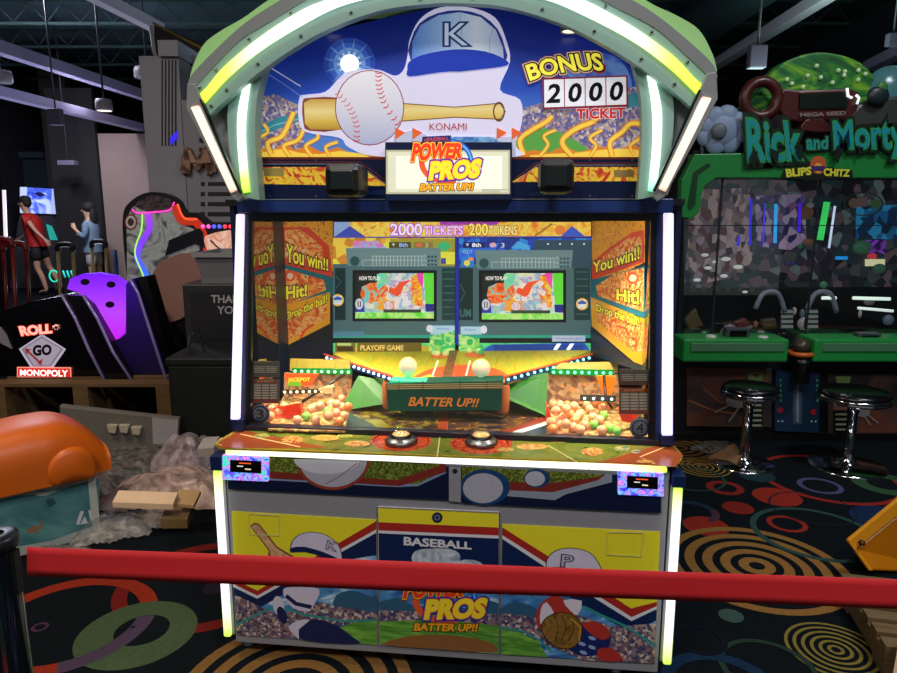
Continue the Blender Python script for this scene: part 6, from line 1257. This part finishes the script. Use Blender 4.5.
# ---- right foreground: tipped yellow bin on a pallet
fr = Frame((W.Y(868, 570, 2.55).x, 2.55, 0), math.radians(-14)); l = lambda u, v, y=0: fr.Y(u, v, y)
ph = .11
# pallet
A = W.Z(840, 572, ph); Nr = W.Z(886, 646, ph); dv = A-Nr; ang = math.atan2(dv.y, dv.x)-math.pi/2
frp = Frame((Nr.x, Nr.y, 0), ang); t = pallet('wooden_pallet', frp, 0, .8, dv.length, ph, 'weathered wooden pallet in front of the tipped yellow bin', ('#5a4628', '#705a38'))
yb_ = thing('plastic_bin', Frame((A.x, A.y, 0), 0), 'yellow-orange plastic bin tipped on its corner at the right edge', 'bin'); 
YO = mat('#c87808', .4, var=.05, sc=4); y2 = mat('#e89a1c', .4, var=.05, sc=4)
fb = Frame((A.x, A.y, 0)); q = lambda u, v, y: fb.Y(u, v, y+.05)
c1, c2, c3, c4 = q(848, 541, .12), q(897, 499, .30), q(960, 530, .30), q(868, 570, .06)
# open tub: bottom face facing the viewer's left, rim edge as a flange
b = MB(); rim = [c1, q(940, 462, .32), q(975, 500, .34), c4]
up = (Vector(rim[1])-Vector(rim[0])).normalized(); dn = Vector((.05, .28, -.0))
b.prism([c1, q(940, 465, .18), q(946, 478, .18), q(856, 550, .12)], (0, .02, .0), y2); b.build('rim_flange', yb_, bevel=.006)
b = MB(); b.prism([q(855, 549, .13), q(946, 476, .19), q(960, 575, .19), q(868, 571, .10)], (.08, .12, -.02), YO); b.build('bin_body', yb_, bevel=.01)
b = MB(); b.strip([q(849, 542, .11), q(869, 571, .09)], [q(857, 549, .11), q(874, 571, .09)], (0, .03, 0), y2); b.build('rim_lip', yb_, bevel=.004)
MB().lathe([(.012, 0), (.012, .012), (.006, .014)], q(861, 542, .112), mat('#2a1a08', .5), 12, (0, -1, 0)).build('drain_plug', yb_)
# leaning board at the bottom right
fr = Frame((W.Z(897, 660, .0).x, W.Z(897, 660, 0).y, 0)); b = MB(); P = [fr.Z(u, v, .15) for u, v in ((890, 690), (899, 640), (1010, 640), (1010, 690))]; b.prism(P, (0, 0, -.037), mat('#b89878', .7)); o = b.build('cardboard_box', loc=fr.loc); tag(o, 'pale tan cardboard edge at the lower right corner', 'cardboard')
# =================================================================== BARRIER
ax = 1.10; p = W.P(2, 560, (0, ax, 0), (0, math.cos(PITCH), 0)); 
pz = W.Y(8, 532, 1.04).z; px_ = W.Y(0, 600, 1.04).x
fr = Frame((px_, 1.04, 0)); t = thing('stanchion_post', fr, 'chrome barrier post with black cap at the lower left', 'barrier post'); rr = .034
print('POST', px_, pz)
PC = grad([(0, '#3a4450'), (.2, '#16181c'), (.35, '#8a7050'), (.55, '#2a3c58'), (.7, '#6c6a68'), (1, '#14161a')], 'X', -rr, rr, r=.15, m=.8)
MB().lathe([(rr, .02), (rr, pz-.03)], (0, 0, 0), mat('#8a929c', .1, 1), 36).build('post_tube', t); MB().lathe([(0, 0), (.16, 0), (.165, .01), (.15, .025), (.04, .035)], (0, 0, 0), mat('#16181c', .4), 36).build('post_base', t)
MB().lathe([(rr*.5, pz-.004), (rr*.9, pz-.004), (rr+.0035, pz-.008), (rr+.004, pz-.02), (rr+.003, pz-.026), (rr, pz-.03)], (0, 0, 0), mat('#101418', .3), 36).build('post_cap', t); MB().lathe([(0, pz-.012), (rr*.86, pz-.012), (rr*.9, pz-.004)], (0, 0, 0), mat('#24302c', .4), 30).build('cap_top', t)
b = MB(); b.box(rr-.002, rr+.006, -.012, .004, pz-.105, pz-.03, mat('#0a0a0c', .4)); b.build('belt_slot', t)
# belt, hanging between this post and one outside the picture
A0, A1 = W.Y(27, 547, 1.035), W.Y(27, 576, 1.035); B0, B1 = W.Y(1010, 584, 1.10), W.Y(1010, 613, 1.10)
frb = Frame((A0.x, 1.035, 0)); o_ = Vector(frb.loc)
def belt(s, t_):
    top = A0.lerp(B0, s); bot = A1.lerp(B1, s); p = top.lerp(bot, t_); return p-o_+Vector((0, .0015*math.sin(s*9+t_*1.5), 0))
BR = mat('#c21a1e', .75, var=.08, sc=300); b = MB(); b.grid(belt, 60, 4, BR); o = b.build('barrier_belt', loc=frb.loc); so_ = o.modifiers.new('thickness', 'SOLIDIFY'); so_.thickness = .0012
tag(o, 'long red webbing belt stretched across in front of the machine', 'barrier belt')
fr = Frame((B0.x+.037, 1.10, 0)); t = thing('stanchion_post', fr, 'second barrier post holding the far end of the red belt', 'barrier post'); MB().lathe([(rr, .02), (rr, B0.z+.02), (0, B0.z+.02)], (0, 0, 0), mat('#8a929c', .1, 1), 30).build('post_tube', t); MB().lathe([(0, 0), (.16, 0), (.165, .01), (.15, .025), (.04, .035)], (0, 0, 0), mat('#16181c', .4), 30).build('post_base', t)
# =================================================================== PEOPLE
def skin(name, verts, edges, radii, mt, parent=None, loc=None, sub=1, root=0, smooth_=True, rz=0):
    me = bpy.data.meshes.new(name); me.from_pydata(verts, edges, []); me.update(); me.materials.append(mt)
    o = bpy.data.objects.new(name, me); COL.objects.link(o)
    sk = o.modifiers.new('skin', 'SKIN'); sk.use_smooth_shade = True; sk.branch_smoothing = .4
    if not me.skin_vertices: o.data.skin_vertices.data
    for i, d in enumerate(me.skin_vertices[0].data):
        r = radii[i]; d.radius = r if isinstance(r, tuple) else (r, r); d.use_root = (i == root)
    sb = o.modifiers.new('sub', 'SUBSURF'); sb.levels = sub; sb.render_levels = sub
    if parent: o.parent = parent
    if loc is not None: o.location = loc
    if rz: o.rotation_euler.z = rz
    return o
def arm_hand(V, E, R, s, ps, e, w, tip):
    pass
def person(loc, rz, J, skinm, label, sub=2):
    """J: joint positions; returns the body mesh, one continuous skin"""
    V = []; E = []; R = []
    def ad(p, r, par=None):
        V.append(p); R.append(r)
        if par is not None: E.append((par, len(V)-1))
        return len(V)-1
    pel = ad(J['pelvis'], (.13, .10)); ab = ad(J['waist'], (.115, .085), pel); ch = ad(J['chest'], (.15, .10), ab); nk = ad(J['neck'], .05, ch)
    hb = ad(J['skull0'], (.062, .075), nk); h1 = ad(J['skull1'], (.078, .095), hb); h2 = ad(J['skull2'], (.055, .07), h1)
    for s in ('l', 'r'):
        sh = ad(J['sh'+s], .055, ch); el = ad(J['el'+s], .036, sh); wr = ad(J['wr'+s], .024, el); pm = ad(J['pm'+s], (.036, .018), wr); f = Vector(J['pm'+s])-Vector(J['wr'+s]); f.normalize()
        side = f.orthogonal().normalized(); up_ = f.cross(side)
        for k in range(4):
            q = Vector(J['pm'+s])+side*(-.024+.016*k)+f*.035; i1 = ad(tuple(q), .008, pm); ad(tuple(q+f*(.03+.006*(k in (1, 2)))+up_*.012), .006, i1)
        q = Vector(J['pm'+s])+side*-.04; i1 = ad(tuple(q), .009, wr); ad(tuple(q+f*.03), .007, i1)
        hp = ad(J['hp'+s], .085, pel); kn = ad(J['kn'+s], .054, hp); cf = ad(J['cf'+s], .05, kn); an = ad(J['an'+s], .034, cf); ad(J['to'+s], (.035, .025), an)
    return skin('person', V, E, R, skinm, loc=loc, sub=sub, rz=rz), V
SK1 = mat('#b88a70', .6, var=.04); SK2 = mat('#b0886c', .6, var=.04)
def garment(name, V, idx_pts, edges, radii, mt, parent, sub=2): return skin(name, idx_pts, edges, radii, mt, parent, sub=sub)
# person in red, turned to the left, arms swung back
p = W.Y(42, 290, 12.6); zf_ = 0
J = dict(pelvis=(0, 0, .95), waist=(-.02, 0, 1.12), chest=(-.06, 0, 1.34), neck=(-.12, 0, 1.49), skull0=(-.15, 0, 1.56), skull1=(-.155, 0, 1.64), skull2=(-.14, 0, 1.72),
         shl=(-.05, -.17, 1.40), ell=(.12, -.26, 1.20), wrl=(.30, -.28, 1.02), pml=(.35, -.28, .96), shr=(-.07, .17, 1.40), elr=(-.22, .24, 1.15), wrr=(-.42, .22, 1.02), pmr=(-.48, .21, .98),
         hpl=(.02, -.09, .88), knl=(.03, -.12, .48), cfl=(.10, -.12, .34), anl=(.16, -.12, .09), tol=(.02, -.13, .04), hpr=(.0, .09, .88), knr=(.12, .10, .50), cfr=(.20, .10, .36), anr=(.30, .10, .14), tor=(.18, .10, .05))
o, V = person((p.x, 12.6, 0), 0, J, SK1, ''); tag(o, 'person with dark hair in a red short-sleeved shirt and black shorts, facing left', 'person')
skin('shirt', [(0, 0, .90), (-.02, 0, 1.1), J['chest'], (-.10, 0, 1.45), J['shl'], (.04, -.22, 1.29), J['shr'], (-.15, .21, 1.26)], [(0, 1), (1, 2), (2, 3), (2, 4), (4, 5), (2, 6), (6, 7)], [(.175, .16), (.17, .155), (.185, .145), .075, .09, .085, .09, .085], mat('#a81410', .7), o)
def loft(name, rings, mt, parent):
    b = MB(); n = 20; P = []
    for (x, z, rx, ry) in rings: P += [(x+rx*math.cos(2*math.pi*j/n), ry*math.sin(2*math.pi*j/n), z) for j in range(n)]
    b.add(P, [(i*n+q, i*n+(q+1) % n, (i+1)*n+(q+1) % n, (i+1)*n+q) for i in range(len(rings)-1) for q in range(n)], mt, True); return b.build(name, parent)
loft('shirt_body', [(.01, .88, .15, .185), (0, .98, .145, .18), (-.02, 1.10, .14, .175), (-.04, 1.25, .15, .195), (-.06, 1.36, .145, .20), (-.08, 1.43, .10, .13), (-.11, 1.47, .07, .075)], mat('#a81410', .7), o)
skin('shorts', [(0, 0, .93), J['hpl'], (.03, -.12, .60), J['hpr'], (.07, .10, .62), (0, 0, 1.04)], [(0, 1), (1, 2), (0, 3), (3, 4), (0, 5)], [(.16, .13), .12, .10, .12, .10, (.14, .12)], mat('#08080a', .8), o)
b = MB(); b.ball((-.135, 0, 1.70), .098, mat('#14100e', .8), 14, (1.05, .95, .85)); b.ball((-.10, 0, 1.65), .085, mat('#14100e', .8), 12, (.8, 1, 1)); b.build('hair', o)
b = MB(); b.ball((-.252, 0, 1.625), .018, SK1, 8, (1.2, .8, 1)); b.build('nose', o); b = MB(); b.ball((-.235, -.04, 1.65), .011, mat('#181010', .3), 8); b.build('eye', o); b = MB(); b.ball((-.235, .04, 1.65), .011, mat('#181010', .3), 8); b.build('eye', o); b = MB(); b.ball((-.232, 0, 1.585), .016, mat('#8a4a40', .5), 8, (.6, 1.4, .4)); b.build('mouth', o); b = MB(); b.ball((-.15, -.085, 1.63), .022, SK1, 8, (.8, .4, 1.3)); b.build('ear', o); b = MB(); b.ball((-.15, .085, 1.63), .022, SK1, 8, (.8, .4, 1.3)); b.build('ear', o)
for s in ('l', 'r'):
    a_ = Vector(J['an'+s]); t_ = Vector(J['to'+s]); skin('shoe', [tuple(a_), tuple((a_+t_)/2-Vector((0, 0, .02))), tuple(t_)], [(0, 1), (1, 2)], [.046, .044, .04], mat('#101014', .6), o)
# person in denim jacket, standing with hand at the mouth, turned to the left
p = W.Y(97, 292, 11.9)
J = dict(pelvis=(0, 0, .90), waist=(0, 0, 1.05), chest=(0, 0, 1.24), neck=(-.02, 0, 1.38), skull0=(-.03, 0, 1.45), skull1=(-.035, 0, 1.53), skull2=(-.02, 0, 1.60),
         shl=(.0, -.15, 1.30), ell=(-.02, -.20, 1.06), wrl=(-.16, -.20, 1.20), pml=(-.19, -.18, 1.26), shr=(0, .15, 1.30), elr=(-.04, .2, 1.05), wrr=(-.2, .16, 1.08), pmr=(-.26, .15, 1.1),
         hpl=(0, -.08, .84), knl=(0, -.09, .46), cfl=(.02, -.09, .34), anl=(.03, -.09, .08), tol=(-.09, -.09, .035), hpr=(0, .08, .84), knr=(.02, .09, .46), cfr=(.04, .09, .34), anr=(.05, .09, .08), tor=(-.07, .09, .035))
o, V = person((p.x, 11.9, 0), 0, J, SK2, ''); tag(o, 'person with long dark hair in a blue denim jacket and white shorts, hand raised', 'person')
skin('jacket', [(0, 0, .84), (0, 0, 1.05), J['chest'], (0, 0, 1.34), J['shl'], J['ell'], (-.12, -.2, 1.16), J['shr'], J['elr'], (-.15, .17, 1.07)], [(0, 1), (1, 2), (2, 3), (2, 4), (4, 5), (5, 6), (2, 7), (7, 8), (8, 9)], [(.155, .14), (.14, .13), (.155, .125), .07, .078, .062, .045, .078, .062, .045], mat('#5c7488', .8), o)
loft('jacket_body', [(0, .82, .15, .17), (0, .92, .14, .16), (0, 1.05, .125, .15), (0, 1.18, .13, .165), (-.01, 1.28, .12, .17), (-.01, 1.34, .085, .11), (-.02, 1.37, .06, .065)], mat('#5c7488', .8), o)
skin('shorts', [(0, 0, .84), (0, -.08, .78), (0, -.09, .56), (0, .08, .78), (0.02, .09, .56), (0, 0, .98)], [(0, 1), (1, 2), (0, 3), (3, 4), (0, 5)], [(.14, .12), .10, .085, .10, .085, (.12, .11)], mat('#9a9494', .8), o)
b = MB(); b.ball((-.01, 0, 1.57), .105, mat('#0c0a0a', .8), 14, (1.0, .95, .9)); b.ball((.06, 0, 1.40), .09, mat('#0c0a0a', .8), 12, (.6, 1, 2.2)); b.build('hair', o)
b = MB(); b.ball((-.13, 0, 1.51), .016, SK2, 8); b.build('nose', o); b = MB(); b.ball((-.115, -.035, 1.535), .010, mat('#181010', .3), 8); b.build('eye', o); b = MB(); b.ball((-.115, .035, 1.535), .010, mat('#181010', .3), 8); b.build('eye', o); b = MB(); b.ball((-.11, 0, 1.475), .014, mat('#8a4a40', .5), 8, (.6, 1.4, .4)); b.build('mouth', o)
for s in ('l', 'r'):
    a_ = Vector(J['an'+s]); t_ = Vector(J['to'+s]); skin('shoe', [tuple(a_), tuple((a_+t_)/2-Vector((0, 0, .015))), tuple(t_)], [(0, 1), (1, 2)], [.042, .04, .036], mat('#c8c8cc', .6), o)
# =================================================================== CAMERA, LIGHT
cam = bpy.data.cameras.new('camera'); co = bpy.data.objects.new('camera', cam); COL.objects.link(co)
cam.sensor_width = 36; cam.lens = F/897*36; cam.clip_start = .01; cam.clip_end = 100
co.location = CAM; co.rotation_euler = (math.pi/2-PITCH, 0, 0); S.camera = co
S.view_settings.view_transform = 'Standard'; S.view_settings.look = 'None'; S.view_settings.gamma = 1; S.view_settings.exposure = 0
w = bpy.data.worlds.new('world'); S.world = w; w.use_nodes = True
w.node_tree.nodes['Background'].inputs[0].default_value = (.55, .62, .66, 1); w.node_tree.nodes['Background'].inputs[1].default_value = .22
def area(loc, size, power, col=(1, 1, 1), rot=(0, 0, 0), sy=None):  # unseen area light, no fixture modelled
    l = bpy.data.lights.new('unseen_area_light', 'AREA'); l.energy = power; l.color = col; l.size = size
    if sy: l.shape = 'RECTANGLE'; l.size_y = sy
    o = bpy.data.objects.new('unseen_area_light', l); COL.objects.link(o); o.location = loc; o.rotation_euler = rot; return o

for (x, y, pw, c, sz) in ((-1.4, -1.2, 105, (1, .9, .8), 1.0), (1.4, -1.0, 105, (.95, .92, 1), 1.0), (-3.0, 2.2, 90, (1, .8, .62), .7), (3.2, 2.4, 80, (.9, .95, 1), .8), (-6.0, 9.5, 150, (.8, .8, 1), .6)):
    area((x, y, 4.5), sz, pw, c)
l_ = bpy.data.lights.new('spot', 'SPOT'); l_.energy = 60; l_.spot_size = .7; l_.spot_blend = .8; l_.color = (1, .7, .5); o = bpy.data.objects.new('ceiling_spot', l_); COL.objects.link(o); p = W.Y(122, 160, 11.5); o.location = (p.x, 10.6, 4.3); o.rotation_euler = (math.radians(25), 0, 0)

for (x, y, z, pw, c) in ((-4.6, 9.5, .6, 60, (.7, .75, 1)), (3.2, 6.5, 2.6, 40, (.6, .9, .8)), (-1.0, 8, 2.8, 30, (.7, .85, 1))):
    l_ = area((x, y, z), 1.5, pw, c, (math.pi, 0, 0)); l_.name = 'added_uplight'  # hidden uplights added to lift the dark ceiling and rails
area((-5.6, 10.5, 3.2), .5, 90, (.9, .9, 1))  # extra light added to brighten the far people
